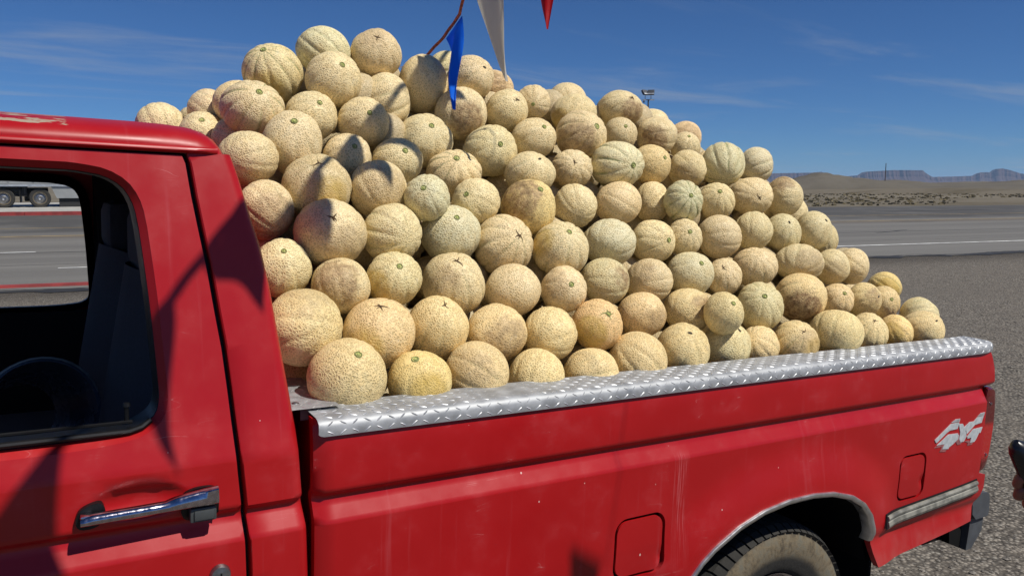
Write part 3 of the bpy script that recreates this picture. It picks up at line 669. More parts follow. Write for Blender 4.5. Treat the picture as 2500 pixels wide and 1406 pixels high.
# bumper, bracket, mud flap
bp = empty('rear_bumper', (0, 0, 0), (0, 0, 0), bed)
prof = smooth_loop([(2.685, -.600), (2.79, -.600), (2.815, -.615), (2.82, -.70), (2.80, -.705), (2.70, -.705)], 1)
MB().prism(prof, .06, TW - .06).obj('step_pad', 'bumper', bp)
MB().prism([(2.715, -.706), (2.81, -.706), (2.805, -.770), (2.74, -.835), (2.70, -.835)], .075, TW - .075).obj('bumper_face', 'bumper', bp)
MB().box((2.50, .14, -.80), (2.70, .16, -.66)).obj('bracket', 'liner', bp); MB().prism([(2.60, -.66), (2.70, -.66), (2.70, -.835), (2.62, -.80)], .10, .13).obj('end_plate', 'liner', bp)
MB().box((1.976, .016, -1.12), (1.990, .36, -.60), .004).obj('mud_flap', 'liner', bed)
MB().box((2.02, .34, -.80), (2.6, .40, -.70)).obj('frame_rail', 'liner', bed)
# 4x4 decal: thin foil pieces lying on the panel
def Z2(p): # decal sketch units to panel metres (bilinear)
    u = (p[0] - 530) / 1020; v = (p[1] - 200) / 740
    return ((2.227 * (1 - u) + 2.581 * u) * (1 - v) + (2.249 * (1 - u) + 2.608 * u) * v, (-.194 * (1 - u) - .232 * u) * (1 - v) + (-.339 * (1 - u) - .388 * u) * v)
dec = {'digit_four': [[(578, 745), (572, 715), (690, 590), (870, 402), (1020, 378), (985, 495), (840, 530), (780, 580), (600, 770)], [(612, 812), (705, 722), (822, 606), (998, 582), (980, 618), (1012, 606), (1000, 690), (900, 790), (830, 840), (815, 880), (705, 885), (745, 785)]],
       'letter_x': [[(1015, 410), (1090, 402), (1120, 470), (1230, 372), (1300, 362), (1142, 535), (1165, 640), (1110, 740), (1045, 755), (1020, 690), (1040, 560)]]}
dec['digit_four.b'] = [[(1152, 528), (1390, 285), (1520, 258), (1475, 385), (1330, 425), (1200, 568), (1165, 598)], [(1180, 648), (1300, 508), (1496, 470), (1455, 575), (1420, 580), (1370, 680), (1325, 745), (1230, 765), (1260, 665), (1180, 684)]]
deco = empty('four_wheel_drive_decal', (0, 0, 0), (0, 0, 0), bed)
def foil(name, polys, mat, lift):
    mb = MB()
    for P in polys:
        q = [Z2(p) for p in P]; n = len(q)
        v = [(x, ybed(x, z) - lift, z) for x, z in q] + [(x, ybed(x, z) + .002, z) for x, z in q]
        mb.add(v, [tuple(range(n))] + [(i, (i + 1) % n, (i + 1) % n + n, i + n) for i in range(n)])
    return mb.obj(name, mat, deco)
for k, P in dec.items(): foil(k.split('.')[0], P, 'decal', .0022 if k == 'letter_x' else .0026)
sh = lambda P, dx, dy: [(x + dx, y + dy) for x, y in P]
foil('decal_shadow', [sh(dec['digit_four'][1], -45, 55), sh(dec['letter_x'][0][7:] + [dec['letter_x'][0][6]], -60, 50), sh(dec['digit_four.b'][1][5:], -50, 55)], 'decal2', .0016)
st = []
for x0, x1, y0 in ((955, 1040, 312), (925, 1036, 334), (895, 1030, 356)): st.append([(x0, y0 + 8), (x1, y0 - 6), (x1 - 4, y0 + 5), (x0 - 14, y0 + 20)])
for x0, x1, y0 in ((1465, 1550, 200), (1440, 1545, 222), (1412, 1535, 244)): st.append([(x0, y0 + 8), (x1, y0 - 6), (x1 - 4, y0 + 5), (x0 - 14, y0 + 20)])
for q_ in st: foil('speed_stripe', [q_], 'decal', .0024)
# diamond plate rail caps
CAPSEC = [(.0035, -.004), (-.0050, -.003), (-.0058, .006), (-.0052, .018), (-.0015, .0265), (.006, .0315), (.018, .0342), (.075, .036), (.126, .0365), (.1285, .034), (.1285, .0), (.1265, .0)]
def cap_end(x):   # the cap follows the panel and rounds off at the rear corner
    return 0.0 if x < 2.52 else .020 * ((x - 2.52) / .12) ** 2
capx = [.004, .008, .016] + lin(.03, 2.50, 60) + lin(2.52, 2.635, 10)
rows = []
for x in capx:
    e = cap_end(x); c0 = .010 if x < .006 else (.004 if x < .012 else 0)
    rows.append([(x, min(y + e, .128) if i < 9 else y, z - (.002 * noise.noise(Vector((x * 3, 0, 0))) if z > .01 else 0) + (0.006 * c0 / .01 if i < 4 else 0)) for i, (y, z) in enumerate(CAPSEC)])
cap = MB().grid(rows).obj('rail_cap', 'alu', bed, True, 40)
arc = [0.0]
for i in range(1, 9): arc.append(arc[-1] + math.hypot(CAPSEC[i][0] - CAPSEC[i - 1][0], CAPSEC[i][1] - CAPSEC[i - 1][1]))
def oncap(x, s_, h):
    y = float(np.interp(s_, arc, [p[0] for p in CAPSEC[:9]])); z = float(np.interp(s_, arc, [p[1] for p in CAPSEC[:9]]))
    y2 = float(np.interp(s_ + .002, arc, [p[0] for p in CAPSEC[:9]])); z2 = float(np.interp(s_ + .002, arc, [p[1] for p in CAPSEC[:9]]))
    dy, dz = y2 - y, z2 - z; l = math.hypot(dy, dz) or 1; ny, nz = -dz / l, dy / l
    return (x, y + ny * h + cap_end(x), z + nz * h)
def lugs(on, x0, x1, s0, s1, px, ps):
    mb = MB(); i = 0; x = x0
    while x < x1:
        s_ = s0; j = 0
        while s_ < s1:
            d = 1 if (i + j) % 2 else -1; L, w = .0098, .0020; c, q = math.cos(R(28 * d if d < 0 else 38)), math.sin(R(28 * d if d < 0 else 38))
            P = []
            for a, b, h in ((-L, 0, 0), (-L * .4, -w, 0), (L * .4, -w, 0), (L, 0, 0), (L * .4, w, 0), (-L * .4, w, 0), (-L * .55, 0, .0013), (L * .55, 0, .0013)):
                u_, v_ = a * c - b * q, a * q + b * c; P.append(on(x + u_, min(max(s_ + v_, 0.001), s1 + .012), h - .0002))
            mb.add(P, [(0, 1, 6), (1, 2, 7, 6), (2, 3, 7), (3, 4, 7), (4, 5, 6, 7), (5, 0, 6)]); s_ += ps; j += 1
        x += px; i += 1
    return mb
o = lugs(oncap, .03, 2.62, .016, arc[8] - .012, .0275, .0200).obj('tread_pattern', 'lug', cap, True, 25); tag(o, kind='stuff')
rows = [[(x, TW - y, z) for y, z in CAPSEC] for x in capx]; MB().grid(rows).obj('rail_cap', 'alu', bed, True, 40)
# cap on the front rail behind the cab
FS = [(-.058, -.016), (-.058, .034), (-.053, .0415), (-.02, .0425), (.075, .0425)]
fc_ = MB().grid([[(x, y, z) for x, z in FS] for y in lin(.065, TW - .065, 40)]).obj('front_rail_cap', 'alu', bed, True, 40)
def onfront(x, s_, h): return (-.05 + s_, .075 + x, .0425 + h)
o = lugs(onfront, .0, 1.8, .008, .115, .0275, .0200).obj('tread_pattern', 'lug', fc_, True, 25); tag(o, kind='stuff')
MB().lathe([(0, .003), (.008, .002), (.010, 0)], 12, 'Z', (.045, .095, .0365)).obj('cap_screw', 'steel', bed, True); MB().lathe([(0, .003), (.007, .002), (.009, 0)], 12, 'Z', (-.01, .12, .0425)).obj('cap_screw', 'steel', bed, True); MB().lathe([(0, .003), (.007, .002), (.009, 0)], 12, 'Z', (2.46, .10, .0365)).obj('cap_screw', 'black', bed, True)

# ---- cab
DOORGAP = [(-.236, .573), (-.230, .557), (-.222, .491), (-.212, .426), (-.199, .344), (-.189, .263), (-.179, .189), (-.172, .109), (-.166, .028), (-.160, -.052), (-.152, -.139), (-.148, -.209), (-.146, -.275), (-.144, -.45), (-.144, -.70)]
REAR = [(-.143, .58), (-.133, .536), (-.117, .444), (-.103, .376), (-.091, .309), (-.077, .199), (-.062, .09), (-.053, .016), (-.043, -.114), (-.035, -.204), (-.031, -.301), (-.030, -.70)]
def xg(z): return interp(z, [p[1] for p in DOORGAP][::-1], [p[0] for p in DOORGAP][::-1])
def xr(z): return interp(z, [p[1] for p in REAR][::-1], [p[0] for p in REAR][::-1]) + interp(z, [-.7, 0, .4, .58], [.016, .018, .020, .006])
WIN_R = [(-.449, .550), (-.415, .547), (-.373, .540), (-.338, .519), (-.318, .488), (-.308, .45), (-.299, .361), (-.292, .283), (-.287, .2), (-.283, .13), (-.282, .098), (-.290, .065), (-.312, .044), (-.345, .030), (-.43, .022)]
WIN = WIN_R + [(-.56, .021), (-.8, .021), (-1.10, .022), (-1.16, .030), (-1.175, .055), (-1.16, .10), (-1.05, .32), (-.97, .48), (-.935, .53), (-.90, .546), (-.86, .550)]
def inset(poly, d):
    n = len(poly); o_ = []
    A = sum(poly[i][0] * poly[(i + 1) % n][1] - poly[(i + 1) % n][0] * poly[i][1] for i in range(n)); sg = 1 if A > 0 else -1
    for i in range(n):
        a, b = poly[i - 1], poly[(i + 1) % n]; tx, tz = b[0] - a[0], b[1] - a[1]; l = math.hypot(tx, tz) or 1
        o_.append((poly[i][0] - sg * tz / l * d, poly[i][1] + sg * tx / l * d))
    return o_
WIN = smooth_loop(WIN, 1)
WIN_IN = inset(WIN, .0135)
def ydoor(x, z):
    y = ycab(z)
    e = ((x + .338) / .082) ** 2 + ((z + .083) / .034) ** 2
    if e < 1: y += .020 * (1 - e) ** .8 * (1 if z < -.06 else 1)
    return y
DOOR_OUT = DOORGAP + [(-1.33, -.70), (-1.33, .02), (-1.27, .10), (-.985, .573)]
door = empty('door', (0, 0, 0), (0, 0, 0), truck); door['label'] = 'driver door with black window surround and chrome pull handle'
xs = sorted(lin(-1.33, -.45, 40) + lin(-.43, -.14, 32)); zl = levels(-.70, .573, .018, EX + [-.03, .045, -.01, .02, .03, .036, -.05, -.06, -.07, -.08, -.09, -.1, -.11])
V, Fc = panel(DOOR_OUT, [WIN], ydoor, xs, zl, .012)
mesh_obj('door_skin', V, Fc, 'paint', door, True, 50)
def ring_between(A, B, ya, yb):
    n = len(A); return [(x, ya(x, z), z) for x, z in A] + [(x, yb(x, z), z) for x, z in B], [(i, (i + 1) % n, (i + 1) % n + n, i + n) for i in range(n)]
V, Fc = ring_between(WIN, WIN_IN, lambda x, z: ycab(z) + .0005, lambda x, z: ycab(z) + .015); mesh_obj('window_bevel', V, Fc, 'paint', door, True, 60)
W2 = inset(WIN_IN, .0015); W3 = inset(WIN_IN, .003)
V, Fc = ring_between(WIN_IN, W2, lambda x, z: ycab(z) + .015, lambda x, z: ycab(z) + .017); V2, F2 = ring_between(W2, W3, lambda x, z: ycab(z) + .017, lambda x, z: ycab(z) + .09)
MB().add(V, Fc).add(V2, F2).obj('window_seal', 'black', door, True, 60)
mb = MB()
mb.tube([(x, ycab(.046) + .006, .046 + .002 * math.sin((x + .3) * 3)) for x in lin(-1.12, -.352, 24)] + [(-.330, ycab(.05) + .007, .0515), (-.314, ycab(.06) + .010, .062)], .0060, 8); mb.obj('belt_weatherstrip', 'black', door, True)
mb = MB()
mb.tube([(x, ycab(.06) + .016, .0605) for x in lin(-1.10, -.345, 20)], .0035, 6); mb.obj('glass_run', 'black', door, True)
MB().tube([(-.352, .075, .05), (-.352, .075, .083)], [.0045, .0045], 8).tube([(-.352, .075, .083), (-.352, .075, .090)], [.0075, .006], 8).obj('lock_knob', 'black', door, True)
MB().box((-1.30, .07, -.68), (-.18, .10, .035), .01).obj('inner_trim', 'cabin', door)
# handle
hd = empty('door_handle', (0, 0, 0), (0, 0, 0), door)
rows = []
for f in lin(0, 1, 26):
    x = -.440 + .238 * f; zc = -.0935 + .0025 * f
    hh = .0085 + .0115 * max(0, (f - .62) / .38) ** .6 * (1 if f > .62 else 0); yo = -.040 + .006 * f
    if f < .06: hh *= .5 + f / .12
    zt_ = zc + hh * (1.0 if f < .62 else 1.12); zb = zc - .0085
    rows.append([(x, yo + .018, zt_), (x, yo + .006, zt_ + .0015), (x, yo, zt_ - .003), (x, yo - .0025, zb + .008), (x, yo - .001, zb + .002), (x, yo + .004, zb - .001), (x, yo + .016, zb), (x, yo + .018, zt_)])
mb = MB().grid(rows); mb.f.append(tuple(range(7))); mb.f.append(tuple(reversed([25 * 8 + i for i in range(7)]))); mb.obj('grip', 'chrome', hd, True, 45)
MB().add(*(lambda P: (P[0], P[1]))(panel(smooth_loop([(-.447, -.118), (-.412, -.118), (-.395, -.098), (-.402, -.070), (-.425, -.072), (-.446, -.085)], 2), [], lambda x, z: ycab(z) - .012, [-.43, -.42], [-.1, -.09], .02))).obj('escutcheon', 'black', hd, True)
MB().box((-.440, -.036, -.104), (-.420, -.006, -.084), .004).obj('post', 'chrome', hd, True)
MB().add(*(lambda P: (P[0], P[1]))(panel(smooth_loop([(-.268, -.140), (-.200, -.140), (-.197, -.100), (-.199, -.072), (-.240, -.070), (-.266, -.080)], 2), [], lambda x, z: ycab(z) - .010, [-.23], [-.1], .02))).obj('escutcheon', 'black', hd, True)
MB().box((-.260, -.034, -.101), (-.207, -.006, -.080), .005).obj('post', 'chrome', hd, True)
MB().box((-.254, -.027, -.134), (-.205, -.006, -.106), .004).obj('latch_housing', 'greybtn', hd, True); MB().box((-.247, -.031, -.130), (-.209, -.0265, -.110), .003).obj('push_button', 'greybtn', hd, True)
MB().lathe([(0, -.013), (.006, -.0135), (.012, -.012), (.0175, -.0115), (.0195, -.008), (.0205, .002)], 24, 'Y', (-.197, ycab(-.253), -.253)).obj('lock_cylinder', 'steel', door, True)
MB().box((-.1985, -.027, -.262), (-.1955, -.0245, -.246)).obj('key_slot', 'black', door)
# cab shell : corner, rear wall, far corner
zl = levels(-.70, .5805, .014, EX + [-.03, .045]) + [.58]
rows = []
for z in zl:
    y0 = ycab(z); a = xg(z) + .0105; b = xr(z); r_ = .024; row = [(a, y0 + .03, z), (a, y0 + .003, z), (a + .003, y0, z), (a + (b - r_ - a) * .5, y0, z), (b - r_, y0, z)]
    for k in range(1, 7): t_ = R(90 * k / 6); row.append((b - r_ + r_ * math.sin(t_), y0 + r_ - r_ * math.cos(t_), z))
    far = [(x, TW - y, z) for x, y, z in row[::-1]]; row += [(b, .3, z), (b, .6, z), (b, TW - .6, z), (b, TW - .3, z)] + far; rows.append(row)
MB().grid(rows).obj('cab_shell', 'paint', truck, True, 45)
# door jamb seen in the shut line
MB().grid([[(xg(z) - .02, ycab(z) + .030, z), (xg(z) + .03, ycab(z) + .030, z)] for z in zl]).obj('door_jamb', 'black', truck)
# roof skin
xsr = [-1.00, -.9, -.75, -.6, -.5, -.4, -.3, -.24, -.205, -.18, -.162, -.150, -.143]
def dropr(x): return interp(x, [-.26, -.205, -.18, -.162, -.150, -.143], [0, .004, .010, .020, .033, .050])
RS = [(.146, .589), (.150, .602), (.160, .614), (.178, .624), (.205, .632), (.26, .641), (.38, .652), (.60, .662), (.975, .668)]
rows = []
for x in xsr:
    d = dropr(x); half = [(x, y + d * .6, max(.577, z - d)) for y, z in RS]; rows.append([(x, .150, .5775)] + half + [(px_, TW - y, z) for px_, y, z in half[::-1][1:]] + [(x, TW - .150, .5775)])
MB().grid(rows).obj('roof', 'paint', truck, True, 40)
mb = MB(); rows = []
for x in lin(-1.02, -.166, 40):
    e = 1.0 if x < -.20 else max(.05, (-.166 - x) / .034) ** .6
    rows.append([(x, .152, .5915), (x, .146 - .004 * e, .592), (x, .146 - .010 * e, .5885), (x, .146 - .011 * e, .5835), (x, .146 - .007 * e, .5795), (x, .152, .5785)])
mb.grid(rows); mb.f.append(tuple(40 * 6 - 6 + i for i in range(6))); mb.obj('drip_rail', 'paint', truck, True, 50)
# far door with window, windscreen, hood and fenders
V, Fc = panel(DOOR_OUT, [WIN], lambda x, z: ycab(z), lin(-1.33, -.14, 30), levels(-.70, .573, .05, EX), .02)
fdoor = empty('door', (0, 0, 0), (0, 0, 0), truck)
mesh_obj('door_skin', [(x, TW - y, z) for x, y, z in V], [tuple(reversed(f)) for f in Fc], 'paint', fdoor, True, 50)
WF = inset(WIN, .030); V, Fc = ring_between(WIN, WF, lambda x, z: TW - ycab(z) - .01, lambda x, z: TW - ycab(z) - .03); V2, F2 = ring_between(WF, inset(WIN, .034), lambda x, z: TW - ycab(z) - .03, lambda x, z: TW - ycab(z) - .09)
MB().add(V, Fc).add(V2, F2).obj('window_seal', 'black', fdoor, True, 60)
WG = inset(WIN, .02); n = len(WG); gv = [(x, TW - ycab(z) - .022, z) for x, z in WG] + [(x, TW - ycab(z) - .026, z) for x, z in WG]
MB().add(gv, [tuple(range(n)), tuple(reversed(range(n, 2 * n)))] + [(i, (i + 1) % n, (i + 1) % n + n, i + n) for i in range(n)]).obj('window_pane', 'glass', fdoor)
MB().box((-1.30, TW - .11, -.68), (-.18, TW - .07, .035), .01).obj('inner_trim', 'cabin', fdoor)
MB().grid([[(x, y, z) for x, z in ((-.19, .60), (-.165, .52), (-.10, .20), (-.08, -.20), (-.08, -.66))] for y in (.18, TW - .18)]).obj('rear_trim', 'cabin', truck)
MB().box((-1.0, .20, .575), (-.19, TW - .20, .60)).obj('headliner', 'cabin', truck)
for s_ in (0, 1):
    f = (lambda y: y) if s_ == 0 else (lambda y: TW - y)
    MB().add([(-.30, f(.19), .56), (-.17, f(.19), .56), (-.10, f(.08), -.02), (-.29, f(.08), -.02), (-.30, f(.24), .55), (-.17, f(.26), .56), (-.10, f(.20), -.02), (-.26, f(.16), -.02)], [(0, 1, 2, 3), (4, 7, 6, 5), (0, 4, 5, 1), (3, 2, 6, 7), (0, 3, 7, 4), (1, 5, 6, 2)]).obj('pillar_trim', 'cabin', truck, True)
MB().box((-1.45, .10, -.72), (-.08, TW - .10, -.66)).obj('cab_floor', 'cabin', truck)
# bench seat: two backrests with headrests
for y0 in (.22, 1.08):
    st_ = empty('seat', (0, 0, 0), (0, 0, 0), truck); rows = []
    for f in lin(0, 1, 12):
        z = -.42 + .74 * f; xb = -.24 + .07 * f; th = .14 - .05 * f; r_ = []
        for a in lin(0, 1, 11):
            b = math.sin(math.pi * a) ** .5; r_.append((xb - .035 - th * b * (1 - .12 * math.cos(2 * math.pi * a)), y0 + .64 * a, z - .03 * (1 - b)))
        rows.append(r_)
    MB().grid(rows).obj('backrest', 'seat', st_, True, 70)
    MB().box((-.80, y0, -.50), (-.30, y0 + .64, -.30), .06).obj('cushion', 'seat', st_, True)
    MB().box((-.29, y0 + .17, .30), (-.20, y0 + .47, .46), .035).obj('headrest', 'seat', st_, True)
MB().lathe([(.013, -.006), (.019, -.005), (.020, .004)], 16, 'Y', (-.235, .205, .30)).obj('belt_anchor', 'steel', truck, True)
mb = MB(); mb.tube([(-.225, .20, .30), (-.235, .19, .0), (-.25, .17, -.3)], .010, 6); mb.obj('seat_belt', 'seat', truck, True)
sw = empty('steering_wheel', (-.98, .55, .02), (0, R(-62), 0), truck)
mb = MB(); mb.lathe([(.185 + .014 * math.cos(R(a)), .014 * math.sin(R(a))) for a in range(0, 360, 45)], 36, 'Z', closed=True); mb.obj('rim', 'black', sw, True)
MB().lathe([(0, .02), (.05, .015), (.06, -.02)], 20, 'Z').box((-.18, -.015, -.006), (.18, .015, .006)).obj('hub', 'black', sw, True)
MB().box((-1.45, .12, -.25), (-1.12, TW - .12, .02), .05).obj('dashboard', 'cabin', truck, True)
MB().prism([(-1.33, .03), (-1.345, -.70), (-2.55, -.70), (-2.62, -.40), (-2.60, -.05), (-2.55, -.01)], .0, .05).obj('front_fender', 'paint', truck)
MB().prism([(-1.33, .03), (-1.345, -.70), (-2.55, -.70), (-2.62, -.40), (-2.60, -.05), (-2.55, -.01)], TW - .05, TW).obj('front_fender', 'paint', truck)
MB().grid([[(x, y, z + .03 * math.sin(math.pi * (y - .03) / (TW - .06))) for x, z in ((-1.34, .035), (-1.6, .03), (-2.2, .005), (-2.5, -.01), (-2.58, -.05))] for y in lin(.03, TW - .03, 12)]).obj('hood', 'paint', truck, True)
MB().box((-2.66, .08, -.45), (-2.58, TW - .08, -.06), .02).obj('grille', 'greybtn', truck); MB().box((-2.78, .0, -.72), (-2.62, TW, -.50), .03).obj('front_bumper', 'chrome', truck, True)
for y in (.10, TW - .10):
    MB().tube([(-1.34, y if y < 1 else y, .03), (-.985, .16 if y < 1 else TW - .16, .585)], .026, 8).obj('windscreen_pillar', 'paint', truck, True)
MB().add([(-1.33, .13, .035), (-1.33, TW - .13, .035), (-.985, TW - .19, .585), (-.985, .19, .585), (-1.335, .13, .036), (-1.335, TW - .13, .036), (-.99, TW - .19, .586), (-.99, .19, .586)], [(0, 1, 2, 3), (7, 6, 5, 4), (0, 4, 5, 1), (1, 5, 6, 2), (2, 6, 7, 3), (3, 7, 4, 0)]).obj('windscreen', 'glass', truck)
MB().box((-1.3, .0, -.715), (-.05, .10, -.70)).obj('rocker_sill', 'paint', truck)
# wheels
TYP = [(.205, .03), (.222, .012), (.235, .010), (.262, .000), (.30, -.004), (.332, .000), (.352, .012), (.362, .026), (.366, .05), (.368, .12), (.366, .19), (.360, .215), (.34, .235), (.28, .245), (.215, .235), (.205, .20)]
def wheel(parent, loc, name):
    w = empty(name, loc, (0, 0, 0), parent)
    ty = MB().lathe(TYP, 96).obj('tyre', 'tyre', w, True, 50)
    mb = MB()
    for i in range(64):
        a0 = 2 * math.pi * i / 64; a1 = a0 + 2 * math.pi / 64 * .80
        for (ra, ya), (rb, yb) in (((.348, .0045), (.3655, .030)), ((.3655, .032), (.3695, .085)), ((.3695, .095), (.3695, .150)), ((.3695, .160), (.3655, .205))):
            sk = .02 if ya > .03 else 0
            P = []
            for h in (-.004, .006):
                for a, r_, y in ((a0, ra, ya), (a1, ra, ya), (a1 + sk, rb, yb), (a0 + sk, rb, yb)):
                    rr_ = r_ + h; yy = y - (h if ya < .02 and y < .01 else 0); P.append((rr_ * math.cos(a), yy, rr_ * math.sin(a)))
            mb.add(P, [(4, 5, 6, 7), (0, 1, 5, 4), (1, 2, 6, 5), (2, 3, 7, 6), (3, 0, 4, 7)])
    o = mb.obj('tread', 'tyre', ty); o['kind'] = 'stuff'
    MB().lathe([(0, .11), (.04, .095), (.055, .10), (.065, .125), (.13, .095), (.165, .075), (.180, .045), (.198, .024), (.207, .020), (.210, .028), (.203, .06)], 64).obj('rim', 'chrome', w, True, 40)
    return w
wheel(truck, (1.520, .035, -.873), 'wheel')
w2 = wheel(truck, (1.520, TW - .035, -.873), 'wheel'); w2.rotation_euler = (0, 0, math.pi)
for y in (.035, TW - .035):
    w = wheel(truck, (-1.95, y, -1.005), 'wheel')
    if y > 1: w.rotation_euler = (0, 0, math.pi)
MB().tube([(1.52, .2, -.873), (1.52, TW - .2, -.873)], .06, 10).obj('rear_axle', 'liner', truck, True)
# mirror
mr = empty('door_mirror', (0, 0, 0), (0, 0, 0), truck); MB().box((-1.22, -.28, .06), (-1.14, -.06, .30), .03).obj('housing', 'black', mr, True); MB().tube([(-1.2, -.10, .08), (-1.2, .01, .03)], .015, 8).obj('arm', 'black', mr, True)
# thing lying on the bench inside the cab
pb = empty('plastic_pail', (-0.010, 2.220, 1.279)); tag(pb, 'dark glossy rounded plastic pail lying inside the truck cab', 'pail')
pb.rotation_euler = (R(-14), R(4), R(10))
MB().lathe([(.085, .26), (.125, .0), (.131, .0), (.131, -.02), (.122, -.02), (.120, .0), (.08, .25)], 40, 'Y').obj('shell', 'shiny_black', pb, True, 40)
mb = MB(); mb.tube([(.13 * math.cos(R(a)), -.012 - .02 * math.sin(R(a)), .13 * math.sin(R(a))) for a in range(10, 171, 10)], .003, 6); mb.obj('bail', 'steel', pb, True)

